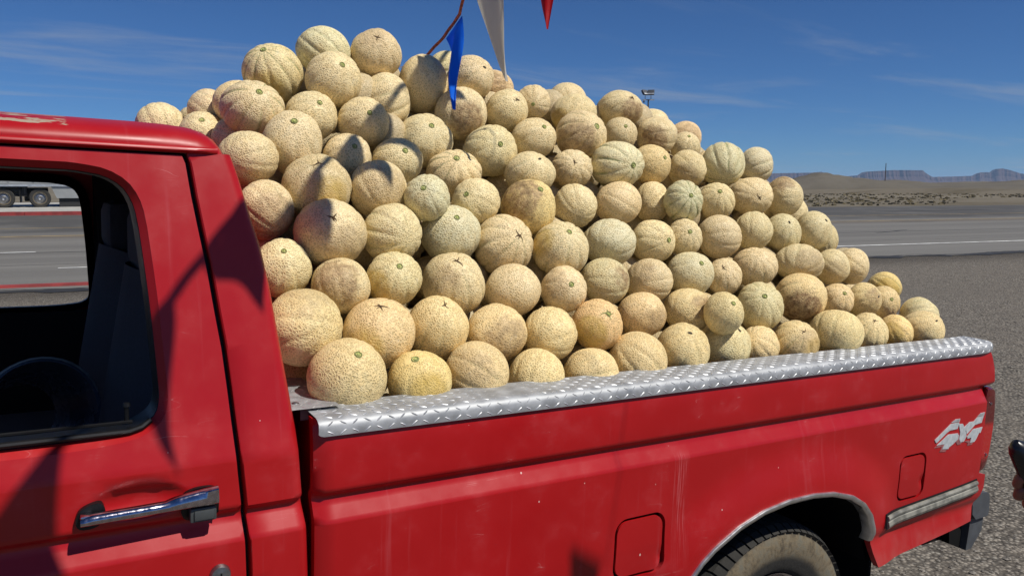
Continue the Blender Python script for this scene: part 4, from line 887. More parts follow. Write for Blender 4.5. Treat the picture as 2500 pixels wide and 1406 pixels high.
# ------------------------------------------------------------------ cantaloupes
MELONS = [
((0.564,2.028,1.328),0.0648,0.986,1.015,(0.791,0.132,-0.597),'n',(0.761,0.589,0.293),0.16,None,None,'shadowed cantaloupe low in the gap between the cab and first rail melon'),
((0.612,1.765,1.382),0.0920,0.993,1.007,(0.076,-0.679,0.730),'g',(0.814,0.647,0.335),0.14,None,None,'tan cantaloupe with green stem scar, first from the cab in the row on the rail'),
((0.797,1.770,1.346),0.0781,1.007,0.994,(-0.304,-0.409,0.860),'g',(0.852,0.658,0.282),0.13,None,(-0.083,-0.985,-0.151,0.500),'yellowish cantaloupe with green stem scar, second from the cab in the row on the rail'),
((0.967,1.784,1.341),0.0839,0.990,1.010,(-0.629,0.663,0.406),'n',(0.798,0.618,0.327),0.40,(-0.592,-0.734,0.332,0.450,0.350),None,'tan cantaloupe, third from the cab in the row on the rail'),
((1.146,1.776,1.312),0.0786,1.003,0.997,(0.502,0.197,0.842),'n',(0.899,0.713,0.361),0.22,None,None,'tan cantaloupe, fourth from the cab in the row on the rail'),
((1.329,1.774,1.296),0.0796,1.001,0.999,(0.951,-0.279,0.133),'n',(0.872,0.680,0.354),0.28,None,None,'tan cantaloupe, fifth from the cab in the row on the rail'),
((1.512,1.790,1.312),0.0867,0.996,1.004,(0.682,-0.254,-0.685),'n',(0.830,0.641,0.332),0.35,None,None,'tan cantaloupe, sixth from the cab in the row on the rail'),
((1.697,1.799,1.324),0.0837,0.990,1.010,(-0.202,-0.607,0.769),'b',(0.817,0.652,0.336),0.22,None,None,'tan cantaloupe with small dark tip, seventh from the cab in the row on the rail'),
((1.908,1.817,1.310),0.0783,0.984,1.016,(0.026,-0.631,0.775),'b',(0.820,0.710,0.394),0.13,None,None,'greenish cantaloupe with small dark tip, eighth from the cab in the row on the rail'),
((2.053,1.813,1.294),0.0694,0.979,1.022,(0.756,0.190,-0.627),'n',(0.929,0.720,0.386),0.50,None,None,'tan cantaloupe, ninth from the cab in the row on the rail'),
((2.207,1.791,1.290),0.0800,0.972,1.029,(-0.265,-0.671,0.692),'k',(0.832,0.656,0.347),0.60,(-0.209,-0.978,-0.001,0.600,0.450),(0.047,-0.978,-0.202,0.500),'tan cantaloupe with brown cracks, tenth from the cab in the row on the rail'),
((2.414,1.787,1.312),0.0889,1.058,0.945,(0.618,0.254,0.744),'n',(0.887,0.721,0.366),0.32,None,None,'tan cantaloupe, eleventh from the cab in the row on the rail'),
((2.622,1.807,1.286),0.0731,0.966,1.035,(-0.242,-0.574,0.783),'k',(0.873,0.700,0.371),0.50,None,None,'tan cantaloupe with brown cracks, twelfth from the cab in the row on the rail'),
((2.788,1.806,1.274),0.0666,0.972,1.029,(0.727,0.005,-0.687),'n',(0.949,0.693,0.308),0.18,None,(-0.944,-0.316,0.095,0.600),'yellowish cantaloupe, thirteenth from the cab in the row on the rail'),
((3.200,1.968,1.279),0.0779,0.974,1.026,(0.886,-0.441,-0.141),'n',(0.771,0.671,0.384),0.70,None,None,'pale green cantaloupe peeking over the last melon on the rail, nearest the tailgate'),
((2.960,1.803,1.271),0.0752,1.043,0.959,(-0.129,-0.807,0.577),'b',(0.870,0.688,0.365),0.20,None,None,'tan cantaloupe with small dark tip, fourteenth from the cab in the row on the rail'),
((0.550,1.899,1.485),0.0946,0.979,1.021,(-0.507,0.847,-0.159),'n',(0.854,0.701,0.366),0.13,(0.066,-0.485,0.872,0.350,0.400),None,'tan cantaloupe, first from the cab in the second row up'),
((0.735,1.874,1.458),0.0910,1.000,1.000,(-0.135,-0.491,0.861),'k',(0.872,0.648,0.339),0.18,None,(-0.693,-0.686,-0.221,0.350),'tan cantaloupe with brown cracks, second from the cab in the second row up'),
((0.907,1.890,1.454),0.0842,0.979,1.021,(-0.027,-0.606,0.795),'k',(0.896,0.703,0.357),0.33,None,None,'tan cantaloupe with brown cracks, third from the cab in the second row up'),
((1.077,1.873,1.425),0.0823,1.001,0.999,(0.000,0.761,-0.649),'n',(0.899,0.694,0.364),0.13,(-0.059,-0.990,-0.127,0.600,0.600),None,'brown-stained cantaloupe, fourth from the cab in the second row up'),
((1.247,1.862,1.408),0.0782,1.000,1.000,(0.882,0.439,0.170),'n',(0.900,0.715,0.366),0.22,None,None,'tan cantaloupe, fifth from the cab in the second row up'),
((1.418,1.866,1.417),0.0763,0.998,1.002,(-0.068,-0.812,0.579),'s',(0.914,0.626,0.307),0.18,None,(-0.781,-0.605,-0.155,0.600),'orange-tan cantaloupe with star-shaped stem scar, sixth from the cab in the second row up'),
((1.614,1.896,1.429),0.0736,1.029,0.972,(-0.075,0.472,-0.878),'n',(0.880,0.658,0.349),0.12,(0.149,-0.949,-0.278,0.450,0.600),None,'brown-stained cantaloupe, seventh from the cab in the second row up'),
((1.825,1.911,1.423),0.0774,1.049,0.953,(0.876,0.231,0.423),'n',(0.838,0.672,0.357),0.14,(0.085,-0.954,0.289,0.250,0.800),None,'brown-stained cantaloupe, eighth from the cab in the second row up'),
((1.854,1.784,1.428),0.0648,0.964,1.037,(-0.178,-0.778,0.602),'g',(0.808,0.662,0.341),0.12,None,None,'tan cantaloupe with green stem scar, ninth from the cab in the second row up'),
((2.138,1.891,1.413),0.0830,0.977,1.023,(-0.476,-0.675,0.564),'g',(0.779,0.685,0.389),0.60,None,None,'greenish cantaloupe with green stem scar, tenth from the cab in the second row up'),
((2.385,1.921,1.424),0.0904,1.009,0.991,(-0.093,0.843,-0.529),'n',(0.900,0.690,0.352),0.34,(-0.611,-0.605,-0.511,0.700,1.000),None,'brown-stained cantaloupe, eleventh from the cab in the second row up'),
((2.640,1.957,1.392),0.0646,0.974,1.027,(-0.342,-0.776,0.531),'g',(0.875,0.669,0.367),0.28,None,None,'tan cantaloupe with green stem scar, twelfth from the cab in the second row up'),
((2.785,1.944,1.382),0.0670,0.990,1.010,(0.044,-0.947,0.317),'b',(0.853,0.683,0.353),0.27,(-0.151,-0.929,0.337,0.250,0.700),None,'brown-stained cantaloupe with small dark tip, thirteenth from the cab in the second row up'),
((3.104,2.070,1.332),0.0685,0.952,1.050,(-0.415,-0.834,0.364),'g',(0.843,0.654,0.340),0.19,None,None,'cantaloupe with green stem scar squeezed behind the end of the second row'),
((3.209,2.142,1.383),0.0705,0.999,1.001,(0.595,-0.491,-0.637),'n',(0.836,0.641,0.266),0.90,None,(-0.654,-0.755,0.037,0.600),"yellowish cantaloupe with green stripe alone above the second row's tail end"),
((0.537,2.024,1.620),0.0744,0.980,1.020,(-0.106,-0.753,0.650),'g',(0.849,0.729,0.411),0.12,None,None,'tan cantaloupe with green stem scar, first from the cab in the third row up'),
((0.670,1.967,1.572),0.0749,1.017,0.984,(-0.086,0.412,0.907),'n',(0.806,0.666,0.382),0.15,(-0.529,-0.797,0.291,0.750,0.750),None,'brown-stained cantaloupe, second from the cab in the third row up'),
((0.816,1.964,1.581),0.0737,0.995,1.005,(-0.100,-0.825,0.556),'g',(0.787,0.672,0.366),0.37,None,(-0.880,-0.444,-0.167,0.400),'tan cantaloupe with green stem scar, third from the cab in the third row up'),
((1.035,2.205,1.548),0.0688,0.997,1.003,(0.866,0.446,0.225),'n',(0.778,0.627,0.357),0.14,None,None,'dark cantaloupe deep in the gap after the third melon of the third row'),
((1.006,1.989,1.553),0.0886,0.986,1.014,(-0.174,-0.593,0.786),'k',(0.817,0.674,0.389),0.35,(-0.656,-0.716,0.237,0.220,0.500),None,'tan cantaloupe with brown cracks, fourth from the cab in the third row up'),
((1.184,1.961,1.527),0.0784,1.031,0.970,(-0.203,0.538,-0.818),'n',(0.852,0.681,0.401),0.21,None,None,'tan cantaloupe, fifth from the cab in the third row up'),
((1.349,1.941,1.520),0.0697,0.999,1.001,(-0.226,-0.910,0.349),'g',(0.885,0.703,0.414),0.19,(-0.819,-0.420,0.391,0.400,0.350),None,'tan cantaloupe with green stem scar, sixth from the cab in the third row up'),
((1.531,1.978,1.530),0.0750,1.023,0.978,(0.907,-0.411,-0.090),'n',(0.711,0.620,0.358),0.13,(0.290,-0.919,0.266,0.150,0.900),None,'brown-stained cantaloupe, seventh from the cab in the third row up'),
((1.714,1.978,1.521),0.0742,1.029,0.972,(0.956,0.294,0.022),'n',(0.795,0.639,0.376),0.12,(-0.848,-0.203,0.490,0.450,0.450),None,'tan cantaloupe, eighth from the cab in the third row up'),
((1.906,1.992,1.533),0.0776,1.033,0.968,(-0.131,-0.835,0.534),'g',(0.775,0.691,0.432),0.20,None,None,'greenish cantaloupe with green stem scar, ninth from the cab in the third row up'),
((2.062,1.988,1.512),0.0648,0.983,1.017,(-0.611,-0.531,0.587),'k',(0.842,0.670,0.397),0.34,None,None,'tan cantaloupe with brown cracks, tenth from the cab in the third row up'),
((2.234,2.006,1.536),0.0759,1.066,0.938,(0.491,0.541,-0.683),'n',(0.866,0.687,0.401),0.33,None,None,'tan cantaloupe, eleventh from the cab in the third row up'),
((2.476,2.009,1.539),0.0802,1.126,0.888,(0.794,0.424,0.436),'n',(0.815,0.684,0.396),0.29,(-0.262,-0.962,0.073,0.550,0.500),None,'tan cantaloupe, twelfth from the cab in the third row up'),
((2.707,2.038,1.509),0.0696,0.974,1.026,(-0.314,0.821,0.476),'n',(0.833,0.699,0.402),0.12,(-0.639,-0.745,-0.192,0.500,0.400),None,'tan cantaloupe, thirteenth from the cab in the third row up'),
((2.843,2.044,1.503),0.0685,0.937,1.067,(-0.239,0.892,0.383),'n',(0.868,0.701,0.408),0.25,None,None,'tan cantaloupe, fourteenth from the cab in the third row up'),
((0.532,2.145,1.764),0.0765,0.973,1.028,(-0.464,0.601,0.651),'n',(0.840,0.670,0.396),0.29,(0.065,-0.943,-0.326,0.800,0.600),None,'brown-stained cantaloupe, first from the cab in the fourth row up'),
((0.677,2.058,1.702),0.0915,1.030,0.971,(-0.167,-0.849,0.502),'k',(0.834,0.686,0.401),0.12,(0.270,-0.853,-0.446,0.400,0.400),None,'tan cantaloupe with brown cracks, second from the cab in the fourth row up'),
((0.853,2.056,1.697),0.0821,0.982,1.018,(-0.231,0.965,0.121),'n',(0.838,0.709,0.401),0.50,None,None,'tan cantaloupe, third from the cab in the fourth row up'),
((1.055,2.103,1.687),0.0866,1.014,0.987,(-0.149,-0.790,0.595),'g',(0.741,0.686,0.446),0.15,None,None,'greenish cantaloupe with green stem scar, fourth from the cab in the fourth row up'),
((1.223,2.078,1.647),0.0924,0.981,1.020,(0.052,-0.912,0.407),'k',(0.857,0.692,0.405),0.60,None,None,'tan cantaloupe with brown cracks, fifth from the cab in the fourth row up'),
((1.399,2.035,1.632),0.0869,1.007,0.993,(-0.097,-0.725,0.682),'g',(0.832,0.693,0.404),0.60,None,(-0.933,-0.166,0.319,0.350),'tan cantaloupe with green stem scar, sixth from the cab in the fourth row up'),
((1.622,2.073,1.643),0.0822,1.056,0.947,(0.745,0.524,0.413),'n',(0.774,0.706,0.458),0.16,None,None,'greenish cantaloupe, seventh from the cab in the fourth row up'),
((1.815,2.081,1.639),0.0756,1.002,0.998,(0.052,-0.992,0.119),'g',(0.909,0.751,0.420),0.40,None,None,'tan cantaloupe with green stem scar, eighth from the cab in the fourth row up'),
((1.962,2.087,1.647),0.0640,0.990,1.010,(-0.340,-0.855,0.392),'g',(0.836,0.692,0.405),0.19,None,None,'tan cantaloupe with green stem scar, ninth from the cab in the fourth row up'),
((2.137,2.093,1.644),0.0798,0.994,1.006,(0.992,-0.126,-0.030),'n',(0.790,0.639,0.384),0.12,None,None,'tan cantaloupe, tenth from the cab in the fourth row up'),
((2.341,2.117,1.658),0.0736,0.990,1.010,(0.623,0.488,0.612),'n',(0.783,0.666,0.379),0.12,None,None,'tan cantaloupe, eleventh from the cab in the fourth row up'),
((2.504,2.114,1.644),0.0729,0.954,1.049,(-0.342,-0.694,0.634),'b',(0.739,0.639,0.366),0.28,None,None,'tan cantaloupe with small dark tip, twelfth from the cab in the fourth row up'),
((2.705,2.133,1.649),0.0752,0.948,1.055,(0.001,-0.814,0.581),'b',(0.791,0.678,0.396),0.21,None,None,'tan cantaloupe with small dark tip, thirteenth from the cab in the fourth row up'),
((2.916,2.258,1.598),0.0751,0.967,1.035,(0.448,0.140,-0.883),'n',(0.742,0.623,0.346),0.12,None,None,"sliver of cantaloupe showing right of the fourth row's last melon"),
((0.686,2.190,1.821),0.0933,1.007,0.993,(-0.142,-0.680,0.720),'k',(0.738,0.600,0.343),0.33,None,(0.155,-0.963,-0.218,0.350),'tan cantaloupe with brown cracks, first from the cab in the fifth row up'),
((0.856,2.163,1.818),0.0823,0.997,1.003,(-0.066,0.619,0.782),'n',(0.814,0.660,0.382),0.12,(0.146,-0.976,0.164,0.450,0.300),None,'tan cantaloupe, second from the cab in the fifth row up'),
((0.972,2.083,1.794),0.0656,0.992,1.009,(-0.511,-0.735,0.446),'g',(0.761,0.714,0.452),0.23,None,None,'greenish cantaloupe with green stem scar, third from the cab in the fifth row up'),
((1.171,2.157,1.779),0.0725,1.020,0.981,(-0.760,-0.557,0.333),'g',(0.885,0.743,0.423),0.12,None,None,'tan cantaloupe with green stem scar, fourth from the cab in the fifth row up'),
((1.401,2.395,1.798),0.0735,1.003,0.997,(-0.423,0.453,0.785),'n',(0.705,0.574,0.330),0.31,None,None,'shadowed cantaloupe deep in the gap left of the yellow brown-stained melon'),
((1.347,2.136,1.761),0.0876,1.002,0.998,(0.031,-0.763,0.645),'g',(0.875,0.688,0.312),0.25,(-0.733,-0.507,0.454,0.700,0.850),(-0.956,-0.285,-0.064,0.500),'brown-stained cantaloupe with green stem scar, fifth from the cab in the fifth row up'),
((1.558,2.179,1.761),0.0741,0.974,1.027,(0.392,0.828,0.401),'n',(0.869,0.726,0.421),0.18,None,None,'tan cantaloupe, sixth from the cab in the fifth row up'),
((1.744,2.182,1.767),0.0766,1.026,0.974,(0.813,-0.285,-0.509),'n',(0.918,0.721,0.416),0.26,None,None,'tan cantaloupe, seventh from the cab in the fifth row up'),
((1.955,2.250,1.768),0.0697,0.934,1.071,(0.895,0.295,0.336),'n',(0.881,0.714,0.402),0.15,None,None,'tan cantaloupe, eighth from the cab in the fifth row up'),
((1.992,2.127,1.771),0.0711,0.962,1.039,(-0.291,-0.890,0.351),'g',(0.721,0.680,0.415),1.00,None,None,'green-striped cantaloupe with green stem scar, ninth from the cab in the fifth row up'),
((2.235,2.209,1.767),0.0703,0.987,1.013,(-0.419,-0.705,0.573),'g',(0.843,0.698,0.387),0.32,None,None,'tan cantaloupe with green stem scar, tenth from the cab in the fifth row up'),
((2.442,2.226,1.786),0.0787,1.064,0.940,(-0.385,-0.922,-0.030),'k',(0.899,0.722,0.417),0.15,None,None,'tan cantaloupe with brown cracks, eleventh from the cab in the fifth row up'),
((2.640,2.232,1.785),0.0779,0.976,1.025,(-0.442,0.896,-0.039),'n',(0.793,0.660,0.381),0.13,(-0.501,-0.217,0.838,0.400,0.800),None,'brown-stained cantaloupe, twelfth from the cab in the fifth row up'),
((2.838,2.356,1.707),0.0744,0.974,1.027,(0.392,0.588,0.707),'n',(0.816,0.681,0.388),0.15,None,None,"sliver of cantaloupe showing below and right of the fifth row's last melon"),
((0.515,2.244,1.903),0.0768,1.044,0.957,(0.726,0.683,0.080),'n',(0.795,0.652,0.376),0.15,None,None,'tan cantaloupe, first from the cab in the sixth row up'),
((0.657,2.308,1.948),0.0880,0.952,1.050,(-0.145,-0.745,0.651),'g',(0.842,0.695,0.418),0.27,None,None,'tan cantaloupe with green stem scar, second from the cab in the sixth row up'),
((0.809,2.286,1.911),0.0706,1.005,0.995,(0.032,-0.906,0.422),'g',(0.858,0.697,0.411),0.17,None,None,'tan cantaloupe with green stem scar, third from the cab in the sixth row up'),
((0.967,2.281,1.903),0.0739,1.053,0.950,(-0.030,-0.920,0.390),'g',(0.827,0.693,0.398),0.27,None,None,'tan cantaloupe with green stem scar, fourth from the cab in the sixth row up'),
((1.159,2.280,1.865),0.0810,1.104,0.905,(-0.259,-0.753,0.605),'g',(0.898,0.719,0.410),0.80,None,None,'green-striped cantaloupe with green stem scar, fifth from the cab in the sixth row up'),
((1.416,2.236,1.867),0.0768,1.087,0.920,(0.019,-0.772,0.635),'b',(0.829,0.690,0.397),0.28,None,None,'tan cantaloupe with small dark tip, sixth from the cab in the sixth row up'),
((1.621,2.291,1.885),0.0699,1.056,0.947,(-0.404,-0.856,0.324),'k',(0.847,0.691,0.409),0.34,(-0.940,-0.222,-0.258,0.400,0.500),None,'tan cantaloupe with brown cracks, seventh from the cab in the sixth row up'),
((1.798,2.262,1.900),0.0893,1.051,0.951,(0.027,-0.999,-0.020),'g',(0.819,0.743,0.456),1.00,None,None,'green-striped cantaloupe with green stem scar, eighth from the cab in the sixth row up'),
((2.003,2.317,1.905),0.0750,0.988,1.012,(0.089,-0.935,0.344),'g',(0.862,0.664,0.335),0.16,None,None,'orange-tan cantaloupe with green stem scar, ninth from the cab in the sixth row up'),
((2.184,2.313,1.892),0.0723,1.004,0.996,(0.130,0.922,0.365),'n',(0.832,0.688,0.385),0.21,(-0.668,-0.620,-0.411,0.400,0.550),None,'brown-stained cantaloupe, tenth from the cab in the sixth row up'),
((2.384,2.324,1.912),0.0873,0.980,1.020,(0.391,0.633,0.668),'n',(0.780,0.718,0.439),1.00,None,None,'green-striped cantaloupe, eleventh from the cab in the sixth row up'),
((2.620,2.366,1.913),0.0735,0.961,1.040,(0.909,-0.308,0.280),'n',(0.804,0.710,0.459),0.50,None,None,'greenish cantaloupe, twelfth from the cab in the sixth row up'),
((0.461,2.581,1.982),0.0682,0.983,1.018,(-0.142,-0.798,0.586),'g',(0.827,0.690,0.403),0.12,None,None,'tan cantaloupe with green stem scar, first from the cab in the seventh row up'),
((0.538,2.490,1.965),0.0683,0.980,1.020,(-0.273,0.920,0.281),'n',(0.798,0.665,0.391),0.30,None,None,'tan cantaloupe, second from the cab in the seventh row up'),
((0.745,2.411,2.036),0.0753,1.020,0.980,(0.104,-0.871,0.480),'g',(0.845,0.706,0.411),0.26,None,None,'tan cantaloupe with green stem scar, third from the cab in the seventh row up'),
((0.898,2.376,2.023),0.0774,1.010,0.990,(-0.103,-0.954,0.282),'g',(0.850,0.694,0.394),0.13,(-0.650,-0.526,-0.548,0.300,0.200),None,'tan cantaloupe with green stem scar, fourth from the cab in the seventh row up'),
((1.114,2.400,1.971),0.0896,1.020,0.980,(-0.104,-0.846,0.523),'g',(0.797,0.676,0.393),0.13,None,None,'tan cantaloupe with green stem scar, fifth from the cab in the seventh row up'),
((1.331,2.351,1.942),0.0884,1.023,0.978,(-0.102,-0.968,0.229),'g',(0.821,0.705,0.396),0.17,None,None,'tan cantaloupe with green stem scar, sixth from the cab in the seventh row up'),
((1.514,2.368,1.990),0.0746,1.067,0.937,(0.027,-0.871,0.491),'g',(0.850,0.694,0.399),0.16,None,None,'tan cantaloupe with green stem scar, seventh from the cab in the seventh row up'),
((1.722,2.376,2.010),0.0893,1.024,0.977,(0.085,-0.954,0.288),'g',(0.856,0.689,0.402),0.40,(-0.703,-0.631,-0.327,0.700,0.700),None,'brown-stained cantaloupe with green stem scar, eighth from the cab in the seventh row up'),
((1.939,2.422,2.022),0.0645,1.005,0.995,(-0.283,-0.861,0.422),'g',(0.769,0.629,0.367),0.15,None,None,'tan cantaloupe with green stem scar, ninth from the cab in the seventh row up'),
((2.116,2.418,2.021),0.0779,1.032,0.969,(0.999,0.049,-0.002),'n',(0.832,0.679,0.396),0.20,(-0.732,-0.639,-0.237,0.400,0.900),None,'brown-stained cantaloupe, tenth from the cab in the seventh row up'),
((2.309,2.462,1.984),0.0624,0.996,1.004,(-0.304,-0.653,0.694),'g',(0.795,0.658,0.381),0.32,None,None,'tan cantaloupe with green stem scar, eleventh from the cab in the seventh row up'),
((2.538,2.558,1.909),0.0698,0.991,1.009,(0.305,0.307,0.901),'n',(0.831,0.679,0.395),0.18,None,None,'sliver of cantaloupe behind the dark green striped melon in the sixth row'),
((0.368,2.731,2.012),0.0733,1.007,0.993,(-0.188,0.677,0.712),'n',(0.847,0.706,0.414),0.37,None,None,'tan cantaloupe, first from the cab in the eighth row up'),
((0.501,2.673,2.058),0.0664,0.978,1.022,(-0.588,0.611,0.529),'n',(0.818,0.654,0.399),0.27,None,None,'tan cantaloupe, second from the cab in the eighth row up'),
((0.564,2.563,2.074),0.0722,0.985,1.015,(0.748,0.302,-0.591),'n',(0.913,0.722,0.404),0.12,None,None,'cantaloupe half hidden behind the large striped melon above the cab roof'),
((0.569,2.404,2.051),0.0837,1.079,0.927,(0.074,-0.874,0.479),'g',(0.808,0.662,0.394),0.80,None,None,'green-striped cantaloupe with green stem scar, third from the cab in the eighth row up'),
((0.837,2.473,2.154),0.0884,0.990,1.010,(0.038,-0.904,0.426),'g',(0.855,0.711,0.412),0.20,None,None,'tan cantaloupe with green stem scar, fourth from the cab in the eighth row up'),
((1.023,2.505,2.100),0.0889,0.928,1.078,(0.949,-0.243,0.201),'n',(0.848,0.702,0.413),0.50,None,None,'tan cantaloupe, fifth from the cab in the eighth row up'),
((1.185,2.561,2.173),0.0929,0.920,1.088,(0.559,0.511,-0.653),'n',(0.846,0.692,0.397),0.12,None,None,'tan cantaloupe, sixth from the cab in the eighth row up'),
((1.278,2.457,2.070),0.0895,0.995,1.005,(0.280,0.207,0.937),'n',(0.856,0.704,0.418),0.27,(-0.160,-0.950,-0.268,0.500,0.850),None,'brown-stained cantaloupe, seventh from the cab in the eighth row up'),
((1.464,2.463,2.090),0.0749,1.003,0.997,(0.039,-0.900,0.435),'k',(0.845,0.704,0.402),0.25,None,None,'tan cantaloupe with brown cracks, eighth from the cab in the eighth row up'),
((1.600,2.505,2.130),0.0620,0.989,1.011,(-0.545,-0.811,-0.211),'g',(0.826,0.666,0.390),0.31,None,None,'tan cantaloupe with green stem scar, ninth from the cab in the eighth row up'),
((1.864,2.667,2.158),0.0790,1.012,0.988,(0.509,0.229,-0.830),'n',(0.828,0.678,0.399),0.23,None,None,'cantaloupe rising behind two others on the skyline, left of the floodlight mast'),
((1.784,2.508,2.095),0.0817,1.058,0.945,(0.323,0.051,0.945),'n',(0.820,0.677,0.378),0.15,None,(-0.882,-0.187,-0.432,0.500),'tan cantaloupe, tenth from the cab in the eighth row up'),
((2.129,2.701,2.137),0.0745,1.008,0.992,(0.361,-0.194,0.912),'n',(0.826,0.697,0.396),0.25,None,None,'sliver of cantaloupe at left of the brown-blotched skyline melon'),
((2.002,2.504,2.126),0.0784,1.114,0.898,(0.070,-0.880,0.470),'k',(0.803,0.665,0.383),0.13,(0.024,-0.965,-0.260,0.350,0.850),None,'brown-stained cantaloupe with brown cracks, eleventh from the cab in the eighth row up'),
((2.316,2.676,2.083),0.0728,1.002,0.998,(0.896,0.059,-0.441),'n',(0.865,0.726,0.422),0.24,None,None,'pale green cantaloupe top on the skyline directly below the floodlight mast'),
((2.492,2.660,2.039),0.0708,0.997,1.003,(-0.129,0.987,0.096),'n',(0.871,0.643,0.366),0.14,(-0.409,-0.889,0.207,0.500,0.400),None,'pinkish cantaloupe on the skyline right of the floodlight mast'),
((0.676,2.570,2.173),0.0911,1.023,0.977,(-0.434,-0.569,0.699),'g',(0.812,0.689,0.381),1.00,None,(-0.382,-0.665,-0.642,0.450),'green-striped cantaloupe with green stem scar, first from the cab in the topmost row'),
((0.851,2.604,2.260),0.0832,1.031,0.970,(-0.638,0.461,0.617),'n',(0.772,0.704,0.423),0.60,None,None,'greenish cantaloupe, second from the cab in the topmost row'),
((1.021,2.571,2.260),0.0830,1.022,0.979,(-0.251,-0.795,0.552),'k',(0.831,0.667,0.395),0.12,(-0.339,-0.690,0.640,0.300,0.350),None,'tan cantaloupe with brown cracks, third from the cab in the topmost row'),
((1.406,2.822,2.271),0.0710,1.017,0.984,(1.000,0.002,0.025),'n',(0.831,0.714,0.391),0.35,None,None,'cantaloupe half hidden behind the blue pennant at the top of the pile'),
((1.353,2.524,2.203),0.0782,1.044,0.958,(0.215,-0.904,0.370),'b',(0.836,0.670,0.399),0.33,None,None,'tan cantaloupe with small dark tip, fourth from the cab in the topmost row'),
((1.482,2.591,2.179),0.0709,1.015,0.985,(0.990,-0.143,0.000),'n',(0.800,0.594,0.331),0.16,(-0.575,-0.806,0.143,0.700,0.700),None,'brown-stained cantaloupe, fifth from the cab in the topmost row'),
]
